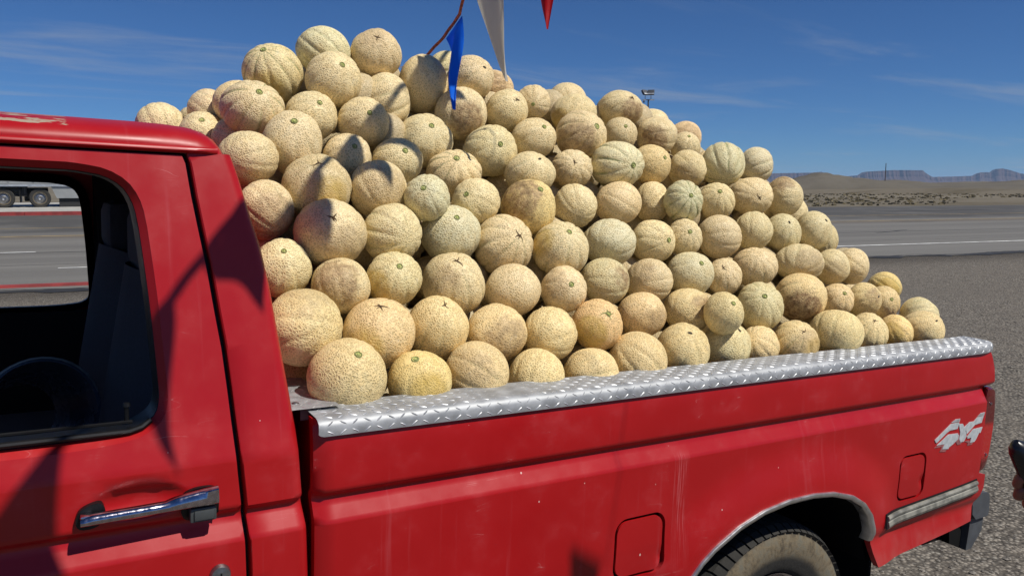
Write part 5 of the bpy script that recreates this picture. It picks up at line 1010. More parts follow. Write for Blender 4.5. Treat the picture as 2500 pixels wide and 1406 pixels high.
CORE = [(0.99,2.43,1.99,0.070),(2.11,2.54,2.09,0.070),(0.46,2.79,2.05,0.030),(1.93,2.56,2.11,0.030),(2.30,2.73,2.15,0.030),(1.30,2.59,2.16,0.070),(0.94,2.52,2.12,0.070),(1.25,2.59,2.10,0.070),(1.45,2.58,2.11,0.070),(1.76,2.64,2.13,0.070),(2.42,2.15,1.52,0.078),(2.21,1.90,1.14,0.078),(1.74,2.67,2.04,0.078),(0.56,2.35,1.80,0.078),(2.54,2.37,1.78,0.078),(0.94,2.63,2.07,0.078),(0.76,1.97,1.28,0.078),(1.85,2.55,1.96,0.078),(1.40,1.92,1.27,0.078),(1.07,2.34,1.70,0.078),(1.71,2.35,1.77,0.078),(0.97,2.17,1.39,0.078),(2.59,2.13,1.52,0.078),(1.08,2.70,2.20,0.078),(2.56,2.69,1.88,0.078),(0.59,2.06,1.48,0.078),(0.89,2.22,1.50,0.078),(1.61,2.52,1.98,0.078),(0.73,2.09,1.53,0.078),(2.69,2.43,1.79,0.078),(2.08,2.03,1.29,0.078),(1.99,2.11,1.49,0.078),(1.15,2.67,2.05,0.078),(2.86,1.94,1.22,0.078),(1.58,2.29,1.62,0.078),(1.66,2.45,1.86,0.078),(1.60,2.13,1.48,0.078),(1.24,2.10,1.48,0.078),(2.11,2.23,1.56,0.078),(1.09,2.26,1.40,0.078),(2.95,2.44,1.60,0.078),(1.98,2.35,1.66,0.078),(1.34,2.60,1.99,0.078),(1.25,2.40,1.71,0.078),(1.44,2.05,1.45,0.078),(1.47,2.47,1.69,0.078),(2.60,2.25,1.61,0.078),(2.18,2.36,1.71,0.078),(1.22,2.53,1.85,0.078),(1.47,2.20,1.65,0.078),(2.90,2.32,1.45,0.078),(2.11,2.56,1.92,0.078),(0.48,2.83,1.94,0.078),(2.45,1.87,1.15,0.078),(0.70,2.45,1.89,0.078),(0.92,2.47,1.86,0.078),(2.30,2.59,1.89,0.078),(0.83,2.02,1.43,0.078),(2.37,2.26,1.60,0.078),(1.72,2.03,1.36,0.078),(1.95,2.47,1.89,0.078),(1.87,1.95,1.24,0.078),(2.22,2.44,1.84,0.078),(2.74,2.28,1.57,0.078),(1.21,2.01,1.34,0.078),(0.57,2.56,1.83,0.078),(1.55,2.36,1.76,0.078),(2.37,2.81,1.98,0.078),(2.71,2.03,1.24,0.078),(0.56,2.17,1.62,0.078),(1.57,2.65,2.07,0.078),(1.30,2.54,1.73,0.078),(0.96,2.23,1.68,0.078),(1.20,1.85,1.18,0.078),(0.93,1.95,1.29,0.078),(2.40,2.39,1.75,0.078),(2.23,2.03,1.35,0.078),(1.84,2.80,2.03,0.078),(2.35,2.09,1.41,0.078),(1.75,1.90,1.16,0.078),(0.66,2.09,1.20,0.078),(1.99,2.68,2.01,0.078),(2.82,2.44,1.54,0.078),(1.80,2.23,1.60,0.078),(1.08,2.07,1.42,0.078),(0.60,2.67,1.96,0.078),(2.85,2.51,1.75,0.078),(1.48,2.50,1.90,0.078),(2.81,2.15,1.40,0.078),(2.68,2.63,1.93,0.078),(0.74,2.35,1.74,0.078),(0.85,2.75,2.16,0.078),(2.56,2.02,1.28,0.078),(1.26,2.26,1.62,0.078),(1.95,1.99,1.39,0.078),(1.46,2.76,2.14,0.078),(0.64,2.80,2.05,0.078),(1.85,2.10,1.44,0.078),(2.20,2.82,2.04,0.078),(1.03,2.55,1.91,0.078),(0.80,2.55,1.99,0.078),(1.58,1.92,1.25,0.078),(2.43,2.66,1.81,0.078),(2.02,1.92,1.18,0.078),(2.34,1.96,1.25,0.078),(0.69,2.22,1.63,0.078),(0.59,1.93,1.18,0.078),(2.94,2.15,1.35,0.078),(2.66,2.12,1.35,0.078),(2.76,1.84,1.11,0.078),(1.90,2.39,1.78,0.078),(2.53,2.55,1.76,0.078),(1.23,2.74,2.16,0.078),(2.59,1.85,1.12,0.078),(1.05,1.88,1.24,0.078),(0.56,2.17,1.30,0.078),(2.94,1.87,1.12,0.078),(0.46,2.66,1.85,0.078),(2.21,2.14,1.49,0.078),(1.09,2.36,1.50,0.078),(1.11,2.42,1.81,0.078),(0.71,2.12,1.34,0.078),(2.08,2.46,1.81,0.078),(0.93,2.37,1.75,0.078),(1.56,2.02,1.38,0.078),(0.88,1.84,1.20,0.078),(2.23,2.70,1.95,0.078),(2.95,2.16,1.49,0.078),(1.38,2.16,1.53,0.078),(0.94,2.35,1.61,0.078),(2.09,2.25,1.72,0.078),(1.38,2.37,1.61,0.078),(1.50,1.88,1.14,0.078),(2.57,2.77,2.02,0.078),(2.95,2.08,1.23,0.078),(2.75,2.49,1.91,0.078),(2.05,2.80,2.07,0.078),(0.73,2.69,2.08,0.078),(2.73,2.49,1.66,0.078),(2.53,2.05,1.41,0.070),(1.93,2.22,1.61,0.070),(1.74,2.14,1.52,0.070),(1.79,2.46,1.87,0.070),(0.70,1.84,1.22,0.070),(2.24,2.57,2.04,0.070),(0.83,2.23,1.65,0.070),(0.47,2.46,1.84,0.070),(1.16,2.24,1.52,0.070),(1.36,1.86,1.13,0.070),(0.64,1.91,1.30,0.060),(1.13,2.13,1.55,0.060),(0.59,2.26,1.71,0.060),(2.46,1.93,1.30,0.060),(0.70,1.99,1.39,0.060),(2.86,2.04,1.34,0.060),(0.65,2.53,1.97,0.060),(0.49,2.12,1.41,0.060),(2.49,2.30,1.67,0.060),(1.39,2.65,2.10,0.060),(1.67,2.20,1.63,0.060),(2.22,2.22,1.63,0.060),(1.35,1.97,1.39,0.060),(1.42,2.29,1.72,0.060),(2.69,1.89,1.21,0.060),(0.50,2.03,1.19,0.060),(1.13,2.20,1.63,0.060),(1.91,1.85,1.17,0.060),(2.40,2.56,1.99,0.060),(2.65,2.61,1.79,0.060),(0.96,2.02,1.42,0.060),(2.36,2.69,1.96,0.060),(1.73,1.93,1.30,0.060),(2.41,2.53,1.88,0.060),(1.16,2.56,1.98,0.060),(0.69,2.73,2.21,0.060),(0.94,2.22,1.25,0.078),(0.84,2.01,1.16,0.078),(1.21,1.88,1.03,0.078),(0.82,2.12,1.06,0.078),(1.14,2.45,1.39,0.078),(2.60,2.47,1.60,0.078),(1.17,2.25,1.27,0.078),(0.65,2.56,1.71,0.078),(1.66,2.05,1.22,0.078),(1.18,2.00,1.18,0.078),(1.98,2.40,1.52,0.078),(1.85,2.43,1.44,0.078),(1.35,2.01,1.17,0.078),(2.03,2.40,1.38,0.078),(1.52,2.01,1.08,0.078),(1.17,2.52,1.68,0.078),(1.97,2.49,1.70,0.078),(1.18,2.40,1.25,0.078),(1.23,2.66,1.68,0.078),(2.80,1.95,1.02,0.078),(2.20,2.80,1.85,0.078),(2.95,2.29,1.30,0.078),(0.68,2.70,1.70,0.078),(0.58,2.23,1.44,0.078),(1.26,2.14,1.32,0.078),(1.47,2.09,1.21,0.078),(0.67,2.80,1.59,0.078),(0.70,2.80,1.92,0.078),(1.42,2.22,1.15,0.078),(2.57,2.25,1.44,0.078),(1.33,2.74,1.94,0.078),(1.27,2.87,1.92,0.078),(1.04,2.46,1.61,0.078),(1.09,2.30,1.17,0.078),(0.84,2.28,1.38,0.078),(2.20,2.24,1.38,0.078),(0.61,2.74,1.47,0.078),(2.30,2.10,1.24,0.078),(2.69,2.73,1.83,0.078),(2.13,2.83,1.72,0.078),(0.96,2.25,1.11,0.078),(1.76,2.52,1.51,0.078),(1.29,2.34,1.50,0.078),(0.83,2.83,1.99,0.078),(0.98,2.71,1.95,0.078),(2.01,2.53,1.31,0.078),(1.68,2.13,1.10,0.078),(2.11,2.75,1.60,0.078),(1.07,2.62,1.71,0.078),(1.19,2.54,1.29,0.078),(1.61,2.54,1.75,0.078),(1.07,2.05,1.26,0.078),(1.24,2.02,1.04,0.078),(0.78,2.81,1.71,0.078),(1.97,2.74,1.87,0.078),(2.36,2.43,1.61,0.078),(2.45,2.11,1.31,0.078),(1.42,2.13,1.03,0.078),(1.10,2.67,1.58,0.078),(2.41,2.43,1.47,0.078),(1.61,2.35,1.49,0.078),(1.60,2.24,1.17,0.078),(2.40,2.27,1.44,0.078),(2.05,2.23,1.39,0.078),(0.75,2.53,1.60,0.078),(1.75,2.56,1.72,0.078),(1.25,2.59,1.41,0.078),(0.61,2.91,1.94,0.078),(2.15,2.55,1.34,0.078),(2.23,2.66,1.38,0.078),(1.70,2.30,1.38,0.078),(0.70,2.42,1.51,0.078),(1.55,2.82,2.04,0.078),(1.06,2.16,1.18,0.078),(1.85,2.42,1.64,0.078),(1.29,2.44,1.39,0.078),(1.34,2.80,1.80,0.078),(2.10,2.47,1.65,0.078),(0.97,2.44,1.46,0.078),(2.83,2.76,1.86,0.078),(0.52,2.62,1.71,0.078),(2.12,2.60,1.58,0.078),(1.37,2.86,2.02,0.078),(1.39,2.28,1.27,0.078),(1.83,2.27,1.31,0.078),(2.24,2.90,1.65,0.078),(1.62,2.68,1.77,0.078),(1.71,2.45,1.34,0.078),(2.54,2.12,1.18,0.078),(0.73,2.31,1.28,0.078),(1.97,2.59,1.57,0.078),(0.81,2.58,1.73,0.078),(2.17,2.43,1.25,0.078),(1.37,2.68,1.71,0.078),(1.36,2.31,1.05,0.078),(0.79,2.67,1.84,0.078),(1.31,2.46,1.24,0.078),(1.52,2.43,1.41,0.078),(2.98,2.52,1.48,0.078),(0.79,2.35,1.15,0.078),(1.19,2.71,1.46,0.078),(1.49,2.44,1.55,0.078),(0.69,2.45,1.13,0.078),(2.00,2.82,1.66,0.078),(1.51,2.73,1.69,0.078),(1.20,2.48,1.54,0.078),(2.29,2.35,1.35,0.078),(2.41,2.17,1.12,0.078),(1.65,1.95,1.06,0.078),(0.63,2.25,1.19,0.078),(2.41,2.09,1.00,0.078),(1.79,2.50,1.23,0.078),(0.98,2.00,1.16,0.078),(1.19,2.85,1.52,0.078),(2.73,2.51,1.44,0.078),(1.74,2.28,1.18,0.078),(1.39,2.61,1.83,0.078),(2.06,2.96,1.75,0.078),(2.89,2.21,1.20,0.078),(1.26,2.16,1.09,0.078),(2.42,2.31,1.28,0.078),(2.11,2.62,1.21,0.078),(1.75,2.26,1.04,0.078),(2.24,3.03,1.59,0.078),(0.71,2.60,1.12,0.078),(0.67,2.94,1.54,0.078),(2.54,2.21,1.07,0.078),(0.85,2.53,1.47,0.078),(1.36,2.93,1.75,0.078),(2.61,2.34,1.33,0.078),(0.71,2.29,1.43,0.078),(2.27,2.06,1.00,0.078),(2.65,2.80,1.70,0.078),(1.86,2.78,1.78,0.078),(1.62,2.55,1.53,0.078),(2.67,2.40,1.21,0.078),(2.21,2.42,1.57,0.078),(0.85,2.90,1.81,0.078),(0.95,2.97,1.73,0.078),(2.69,2.63,1.64,0.078),(1.09,2.06,1.03,0.078),(1.81,2.13,1.01,0.078),(0.72,2.94,1.84,0.078),(1.61,2.55,1.38,0.078),(1.17,2.67,1.82,0.078),(2.26,2.58,1.54,0.078),(2.54,2.58,1.52,0.078),(1.50,2.59,1.63,0.078),(2.13,2.94,1.57,0.078),(2.34,2.22,1.00,0.078),(1.60,2.28,1.02,0.078),(2.72,2.89,1.61,0.078),(2.69,2.83,1.95,0.078),(2.71,2.54,1.16,0.078),(1.67,2.76,1.66,0.078),(1.12,2.88,1.94,0.078),(2.42,2.61,1.67,0.078),(1.58,2.69,1.50,0.078),(0.72,2.83,1.45,0.078),(2.65,2.27,1.15,0.078),(2.39,2.89,1.63,0.078),(2.48,2.94,1.52,0.078),(1.70,2.41,1.14,0.078),(2.95,2.69,1.80,0.078),(1.15,2.63,1.18,0.078),(1.05,2.78,1.49,0.078),(1.94,2.60,1.83,0.078),(1.10,2.98,1.77,0.078),(0.57,2.89,1.44,0.078),(1.01,2.76,1.65,0.078),(0.75,3.04,1.46,0.078),(2.85,2.54,1.36,0.078),(1.73,2.69,1.51,0.078),(2.75,2.63,1.28,0.078),(2.15,2.61,1.79,0.078),(0.95,2.85,1.90,0.078),(1.24,2.86,1.71,0.078),(0.77,1.93,1.06,0.078),(0.95,2.55,1.36,0.078),(0.60,2.36,1.63,0.078),(1.80,2.91,1.93,0.078),(1.98,2.56,1.16,0.078),(1.16,2.71,1.31,0.078),(0.84,2.89,1.39,0.078),(2.90,2.87,1.92,0.078),(2.14,2.14,1.00,0.078),(2.50,2.83,1.69,0.078),(2.31,2.70,1.61,0.078),(0.80,2.91,1.60,0.078),(1.74,2.64,1.22,0.078),(1.94,2.96,1.65,0.078),(1.49,2.91,1.83,0.078),(2.17,2.07,1.13,0.078),(2.14,2.18,1.25,0.078),(2.76,2.65,1.43,0.078),(2.13,2.54,1.09,0.078),(2.25,2.62,1.17,0.078),(2.59,2.51,1.27,0.078),(2.48,2.91,1.38,0.078),(2.71,2.55,1.02,0.078),(2.66,2.76,1.44,0.078),(2.26,2.48,1.12,0.078),(1.66,2.91,1.68,0.078),(1.59,2.42,1.23,0.078),(1.41,2.83,1.65,0.078),(1.88,2.68,1.22,0.078),(0.83,2.81,1.26,0.078),(0.63,2.55,1.51,0.078),(2.38,1.91,1.02,0.078),(2.04,2.36,1.24,0.078),(2.41,2.65,1.51,0.078),(0.80,2.67,1.24,0.078),(2.77,2.40,1.35,0.078),(2.57,2.64,1.39,0.078),(2.66,2.09,1.11,0.078),(2.16,1.96,1.02,0.078),(1.18,2.85,1.32,0.078),(2.75,2.18,1.23,0.078),(1.71,2.65,1.88,0.078),(2.45,2.80,1.54,0.078),(2.53,2.42,1.16,0.078),(1.99,2.71,1.32,0.078),(2.00,2.15,1.25,0.078),(1.94,2.89,1.88,0.078),(2.86,2.54,1.13,0.078),(2.62,2.88,1.34,0.078),(1.01,2.98,1.60,0.078),(2.32,2.33,1.17,0.078),(2.38,3.01,1.33,0.078),(1.32,2.77,1.56,0.078),(0.63,2.94,1.31,0.078),(2.49,3.01,1.24,0.078),(2.61,2.86,1.19,0.078),(1.19,2.91,1.18,0.078),(2.22,2.23,1.10,0.078),(0.93,2.63,1.83,0.078),(2.78,2.90,1.84,0.078),(2.29,3.04,1.45,0.078),(0.91,2.74,1.55,0.078),(2.56,2.69,1.73,0.078),(1.71,2.84,1.48,0.078),(1.61,3.01,1.58,0.078),(1.31,2.83,1.24,0.078),(1.94,2.72,1.52,0.078),(2.63,2.95,1.51,0.078),(2.83,2.95,1.71,0.078),(0.60,2.59,1.22,0.078),(1.63,2.69,1.34,0.078),(1.26,3.04,1.19,0.078),(2.75,2.75,1.56,0.078),(2.56,2.56,1.06,0.078),(1.87,2.49,1.09,0.078),(1.13,2.95,1.43,0.078),(2.93,2.42,1.12,0.078),(1.37,2.96,1.60,0.078),(1.35,2.95,1.12,0.078),(2.93,2.97,1.82,0.078),(1.74,3.08,1.58,0.078),(2.91,2.66,1.20,0.078),(0.85,2.58,1.09,0.078),(0.97,2.85,1.28,0.078),(1.21,3.15,1.12,0.078),(0.61,2.73,1.16,0.078),(1.80,3.13,1.46,0.078),(1.43,3.07,1.07,0.078),(2.93,2.65,1.43,0.078),(2.27,3.18,1.58,0.078),(1.45,2.85,1.24,0.078),(1.47,2.65,1.96,0.078),(2.33,2.58,1.04,0.078),(2.94,2.59,1.60,0.078),(1.80,2.12,1.18,0.078),(0.55,2.82,1.28,0.078),(0.90,3.02,1.43,0.078),(2.46,2.89,1.90,0.078),(1.02,2.96,1.20,0.078),(2.73,2.68,1.11,0.078),(1.21,2.83,1.06,0.078),(0.95,2.71,1.23,0.078),(0.74,2.92,1.22,0.078),(2.28,2.73,1.75,0.078),(1.53,2.96,1.47,0.078),(1.49,2.57,1.45,0.078),(0.60,2.74,1.82,0.078),(1.65,3.04,1.76,0.078),(2.30,3.26,1.46,0.078),(0.77,2.62,1.40,0.078),(2.31,2.83,1.51,0.078),(0.68,3.16,1.51,0.078),(0.94,2.58,1.58,0.078),(0.65,3.06,1.61,0.078),(1.46,3.04,1.76,0.078),(2.52,1.95,1.05,0.078),(1.29,2.31,1.17,0.078),(2.88,2.06,1.10,0.078),(2.40,2.98,1.13,0.078),(1.94,2.27,1.18,0.078),(2.03,2.71,1.74,0.078),(1.61,2.93,1.35,0.078),(1.81,2.99,1.48,0.078),(2.98,2.45,1.26,0.078),(0.98,3.06,1.09,0.078),(1.11,3.06,1.34,0.078),(1.55,2.81,1.57,0.078),(1.03,3.13,1.24,0.078),(2.86,2.77,1.71,0.078),(0.62,2.51,1.37,0.078),(2.40,2.58,1.38,0.078),(1.13,2.63,1.03,0.078),(0.53,2.83,1.73,0.078),(1.86,3.01,1.76,0.078),(2.42,2.02,1.13,0.078),(1.90,2.65,1.08,0.078),(2.14,3.13,1.55,0.078),(2.30,3.05,1.05,0.078),(2.69,2.40,1.06,0.078),(1.38,2.86,1.37,0.078),(0.58,2.61,1.07,0.078),(1.71,2.92,1.82,0.078),(1.87,2.40,1.30,0.078),(1.30,2.64,1.19,0.078),(2.54,2.76,1.27,0.078),(1.77,2.76,1.30,0.078),(1.52,2.29,1.36,0.078),(1.40,2.99,1.31,0.078),(2.51,3.07,1.58,0.078),(1.02,2.88,1.07,0.078),(2.45,2.75,1.40,0.078),(1.44,2.74,1.45,0.078),(2.86,2.74,1.32,0.078),(1.82,1.86,1.04,0.078),(2.92,2.77,1.57,0.078),(1.90,2.01,1.02,0.078),(2.58,3.04,1.41,0.078),(2.20,2.84,1.41,0.078),(0.66,2.72,1.33,0.078),(2.47,2.85,1.15,0.078),(1.00,2.69,1.38,0.078),(2.59,2.94,1.07,0.078),(1.38,3.07,1.43,0.078),(1.50,2.54,1.22,0.078),(1.68,2.17,1.32,0.078),(1.44,2.17,1.36,0.078),(1.93,2.13,1.10,0.078),(1.00,2.61,1.14,0.078),(0.55,2.63,1.39,0.078),(0.87,2.86,1.06,0.078),(1.02,3.11,1.67,0.078),(1.42,2.62,1.11,0.078),(1.59,2.95,1.20,0.078),(1.73,2.99,1.15,0.078),(1.42,2.39,1.17,0.078),(2.68,2.22,1.00,0.078),(0.88,3.11,1.31,0.078),(0.85,3.08,1.70,0.078),(2.73,2.77,1.23,0.078),(1.56,3.06,1.30,0.078),(0.55,2.40,1.16,0.078),(1.68,2.79,2.11,0.078),(0.83,3.18,1.49,0.078),(2.81,2.23,1.06,0.078),(1.27,2.96,1.42,0.078),(0.66,3.30,1.46,0.078),(1.96,2.29,1.04,0.078),(0.59,3.06,1.46,0.078),(0.58,2.90,1.17,0.078),(2.33,3.13,1.27,0.078),(2.87,3.08,1.64,0.078),(2.99,3.03,1.57,0.078),(1.05,3.23,1.13,0.078),(2.65,1.97,0.98,0.078),(2.67,3.09,1.54,0.078),(0.90,3.07,1.56,0.078),(0.72,3.25,1.34,0.078),(0.55,3.17,1.58,0.078),(1.39,1.97,1.03,0.078),(1.30,3.27,1.15,0.078),(0.97,2.39,1.16,0.078),(2.15,3.09,1.69,0.078),(0.59,3.23,1.27,0.078),(1.08,3.18,1.41,0.078),(1.72,3.19,1.35,0.078),(1.50,2.77,1.88,0.078),(1.99,3.10,1.64,0.078),(1.17,3.09,1.71,0.078),(2.58,2.91,1.81,0.078),(1.85,2.60,1.42,0.078),(1.48,3.18,1.29,0.078),(0.76,2.69,1.53,0.078),(2.84,2.60,1.86,0.078),(2.81,2.36,1.21,0.078),(2.76,2.86,1.12,0.078),(2.90,2.84,1.09,0.078),(2.18,3.13,1.11,0.078),(2.51,3.07,1.11,0.078),(1.60,3.15,1.53,0.078),(1.37,2.80,1.10,0.078),(1.08,3.09,1.53,0.078),(0.82,3.04,1.18,0.078),(1.50,3.19,1.08,0.078),(2.68,2.36,1.46,0.078),(0.54,2.37,1.41,0.078),(2.39,2.42,1.09,0.078),(0.65,2.99,1.07,0.078),(2.75,3.01,1.44,0.078),(2.49,2.58,1.18,0.078),(0.66,3.10,1.28,0.078),(1.57,2.66,1.11,0.078),(1.26,2.41,1.03,0.078),(2.12,2.31,1.03,0.078),(2.66,2.72,0.99,0.078),(1.56,2.98,1.06,0.078),(0.55,3.08,1.19,0.078),(2.22,3.01,1.19,0.078),(2.51,3.17,1.38,0.078),(1.10,2.79,1.77,0.078),(2.52,2.37,1.03,0.078),(2.92,2.48,0.99,0.078),(2.32,2.70,1.27,0.078),(0.84,3.31,1.28,0.078),(1.46,3.32,1.15,0.078),(2.47,2.65,0.99,0.078),(2.01,2.47,1.05,0.078),(1.18,3.19,1.57,0.078),(2.93,2.85,1.26,0.078),(1.96,2.84,1.44,0.078),(1.49,2.38,1.02,0.078),(0.58,2.95,1.80,0.078),(0.68,3.12,1.12,0.078),(1.62,2.53,1.11,0.078),(2.12,2.78,1.30,0.078),(2.44,2.45,1.30,0.078),(2.84,2.96,1.56,0.078),(0.97,3.26,1.35,0.078),(1.51,2.84,1.05,0.078),(1.96,2.80,1.19,0.078),(0.54,2.92,1.58,0.078),(2.93,2.13,0.98,0.078),(1.83,2.82,1.56,0.078),(1.74,3.14,1.12,0.078),(1.70,2.45,1.64,0.078),(2.28,2.59,1.74,0.078),(0.76,2.52,1.23,0.078),(2.31,2.52,1.28,0.078),(0.80,2.74,1.08,0.078),(2.00,2.76,1.05,0.078),(2.81,2.87,1.35,0.078),(2.09,3.23,1.06,0.078),(2.40,2.80,1.80,0.078),(1.80,2.89,1.69,0.078),(2.39,3.16,1.07,0.078),(1.30,3.27,1.30,0.078),(1.56,3.31,1.26,0.078),(0.67,2.92,1.68,0.078),(1.79,2.98,1.28,0.078),(0.70,2.27,1.06,0.078),(1.84,3.11,1.23,0.078),(1.76,2.54,1.01,0.078),(1.87,2.82,1.08,0.078),(2.43,3.00,1.00,0.078),(2.93,2.31,1.01,0.078),(2.37,2.95,1.79,0.078),(2.04,3.09,1.10,0.078),(1.49,2.65,1.33,0.078),(2.89,2.97,1.03,0.078),(0.59,2.16,1.08,0.078),(1.69,2.84,1.22,0.078),(2.24,2.48,1.43,0.078),(2.06,2.62,1.45,0.078),(1.46,2.31,1.49,0.078),(2.16,3.23,1.42,0.078),(1.61,3.29,1.06,0.078),(1.35,3.10,1.65,0.078),(2.60,3.12,1.00,0.078),(2.32,2.83,1.19,0.078),(2.41,2.70,1.14,0.078),(2.54,2.47,1.41,0.078),(2.26,2.36,1.04,0.078),(2.40,3.28,0.99,0.078),(2.86,3.09,1.11,0.078),(2.10,3.28,1.20,0.078),(1.91,2.90,1.30,0.078),(2.15,3.03,1.32,0.078),(2.04,3.01,1.22,0.078),(1.71,2.68,1.03,0.078),(2.54,3.19,1.18,0.078),(0.95,1.91,1.04,0.078),(2.63,3.13,1.28,0.078),(2.25,2.91,1.06,0.078),(1.92,2.27,1.42,0.078),(0.85,2.12,1.31,0.078),(1.99,3.21,1.28,0.078),(0.58,2.01,1.06,0.078),(2.33,2.86,1.34,0.078),(2.94,3.01,1.22,0.078),(1.16,3.28,1.33,0.078),(1.45,3.31,1.36,0.078),(1.18,2.49,1.14,0.078),(1.25,3.12,1.36,0.078),(2.79,3.07,0.99,0.078),(1.65,3.31,1.38,0.078),(1.36,2.51,1.57,0.078),(0.72,2.86,1.05,0.078),(1.11,2.81,2.08,0.078),(0.80,2.43,1.34,0.078),(2.44,3.20,1.54,0.078),(2.58,3.32,1.11,0.078),(1.95,3.29,1.08,0.078),(2.13,2.69,1.06,0.078),(1.47,3.16,1.59,0.078),(1.73,3.30,1.14,0.078),(0.98,2.86,2.05,0.078),(2.54,2.84,0.98,0.078),(1.69,3.05,1.42,0.078),(2.07,1.84,1.03,0.078),(1.92,3.31,1.36,0.078),(0.82,3.29,1.14,0.078),(2.14,2.34,1.47,0.078),(2.13,2.90,1.15,0.078),(0.51,3.08,1.77,0.078),(2.67,3.13,1.13,0.078),(3.01,2.82,1.84,0.078),(0.53,3.20,1.44,0.078),(2.20,3.21,1.27,0.078),(2.99,3.12,1.46,0.078),(2.26,3.23,1.00,0.078),(1.90,3.30,1.21,0.078),(2.07,2.20,1.12,0.078),(2.06,2.94,1.41,0.078),(2.07,2.84,1.91,0.078),(2.78,3.09,1.26,0.078),(2.28,2.78,0.99,0.078),(0.94,3.28,1.05,0.078),(2.88,3.22,1.05,0.078),(2.80,2.69,0.98,0.078),(2.68,3.24,1.04,0.078),(2.63,3.00,1.20,0.078),(1.24,3.00,1.04,0.078),(2.00,3.19,1.52,0.078),(2.94,2.63,0.99,0.078),(2.11,3.01,0.99,0.078),(2.10,2.49,1.48,0.078),(2.94,2.98,1.43,0.078),(2.26,3.30,1.17,0.078),(2.88,3.19,1.25,0.078),(0.91,2.53,1.22,0.078),(2.01,3.08,1.34,0.078),(0.50,2.59,1.56,0.078),(0.52,2.73,1.60,0.078),(0.97,2.52,1.73,0.078),(2.68,3.27,1.24,0.078),(1.00,3.28,1.49,0.078),(1.51,2.94,1.68,0.078),(2.84,3.32,1.18,0.078),(0.94,2.72,1.05,0.078),(2.16,2.98,1.86,0.078),(2.99,2.55,1.73,0.078),(2.67,3.20,1.44,0.078),(1.97,3.01,1.51,0.078),(1.02,2.37,1.33,0.078),(0.86,3.16,1.08,0.078),(0.53,2.32,1.27,0.078),(1.89,2.66,1.67,0.078),(1.28,3.27,1.49,0.078),(2.81,3.25,1.37,0.078),(1.87,3.17,1.07,0.078),(2.64,3.03,1.68,0.078),(2.34,3.09,1.67,0.078),(0.88,2.71,1.69,0.078),(1.87,3.00,1.13,0.078),(2.02,2.90,1.00,0.078),(2.39,3.32,1.24,0.078),(2.61,2.80,1.57,0.078),(1.06,2.55,1.48,0.078),(1.28,2.70,1.04,0.078),(1.36,3.15,1.22,0.078),(2.98,2.86,1.68,0.078),(1.36,2.71,1.32,0.078),(1.72,2.83,1.07,0.078),(0.47,2.42,1.70,0.078),(2.80,2.36,0.97,0.078),(1.49,3.16,1.44,0.078),(1.10,2.22,1.05,0.078),(1.63,3.21,1.18,0.078),(1.57,2.76,1.22,0.078),(1.33,3.17,1.04,0.078),(1.12,2.78,1.15,0.078),(1.11,2.87,1.64,0.078),(1.07,2.46,1.05,0.078),(1.26,3.08,1.53,0.078),(2.85,3.11,1.49,0.078),(2.58,2.73,1.13,0.078),(0.66,3.28,1.15,0.078),(1.69,2.81,1.91,0.078),(2.55,2.21,1.30,0.078),(1.36,2.53,1.03,0.078),(1.41,2.50,1.34,0.078),(2.78,2.95,1.23,0.078),(0.83,2.44,1.04,0.078),(1.78,3.31,1.31,0.078),(1.84,2.70,1.92,0.078),(0.99,2.90,1.45,0.078),(2.98,2.84,1.42,0.078),(1.64,3.16,1.01,0.078),(1.56,1.84,1.01,0.078),(0.45,2.97,1.88,0.078)]
bm = bmesh.new(); bmesh.ops.create_icosphere(bm, subdivisions=5, radius=1.0); bm.verts.ensure_lookup_table()
SV = np.array([v.co[:] for v in bm.verts]); SF = [[v.index for v in f.verts] for f in bm.faces]; bm.free()
bm = bmesh.new(); bmesh.ops.create_icosphere(bm, subdivisions=3, radius=1.0); LV = np.array([v.co[:] for v in bm.verts]); LF = [[v.index for v in f.verts] for f in bm.faces]; bm.free()
bm = bmesh.new(); bmesh.ops.create_icosphere(bm, subdivisions=2, radius=1.0); LV2 = np.array([v.co[:] for v in bm.verts]); LF2 = [[v.index for v in f.verts] for f in bm.faces]; bm.free()
SF = np.array(SF); ANG = np.arctan2(SV[:, 1], SV[:, 0]); RHO = np.hypot(SV[:, 0], SV[:, 1])
camv = Vector((0, 0, CAM_H))
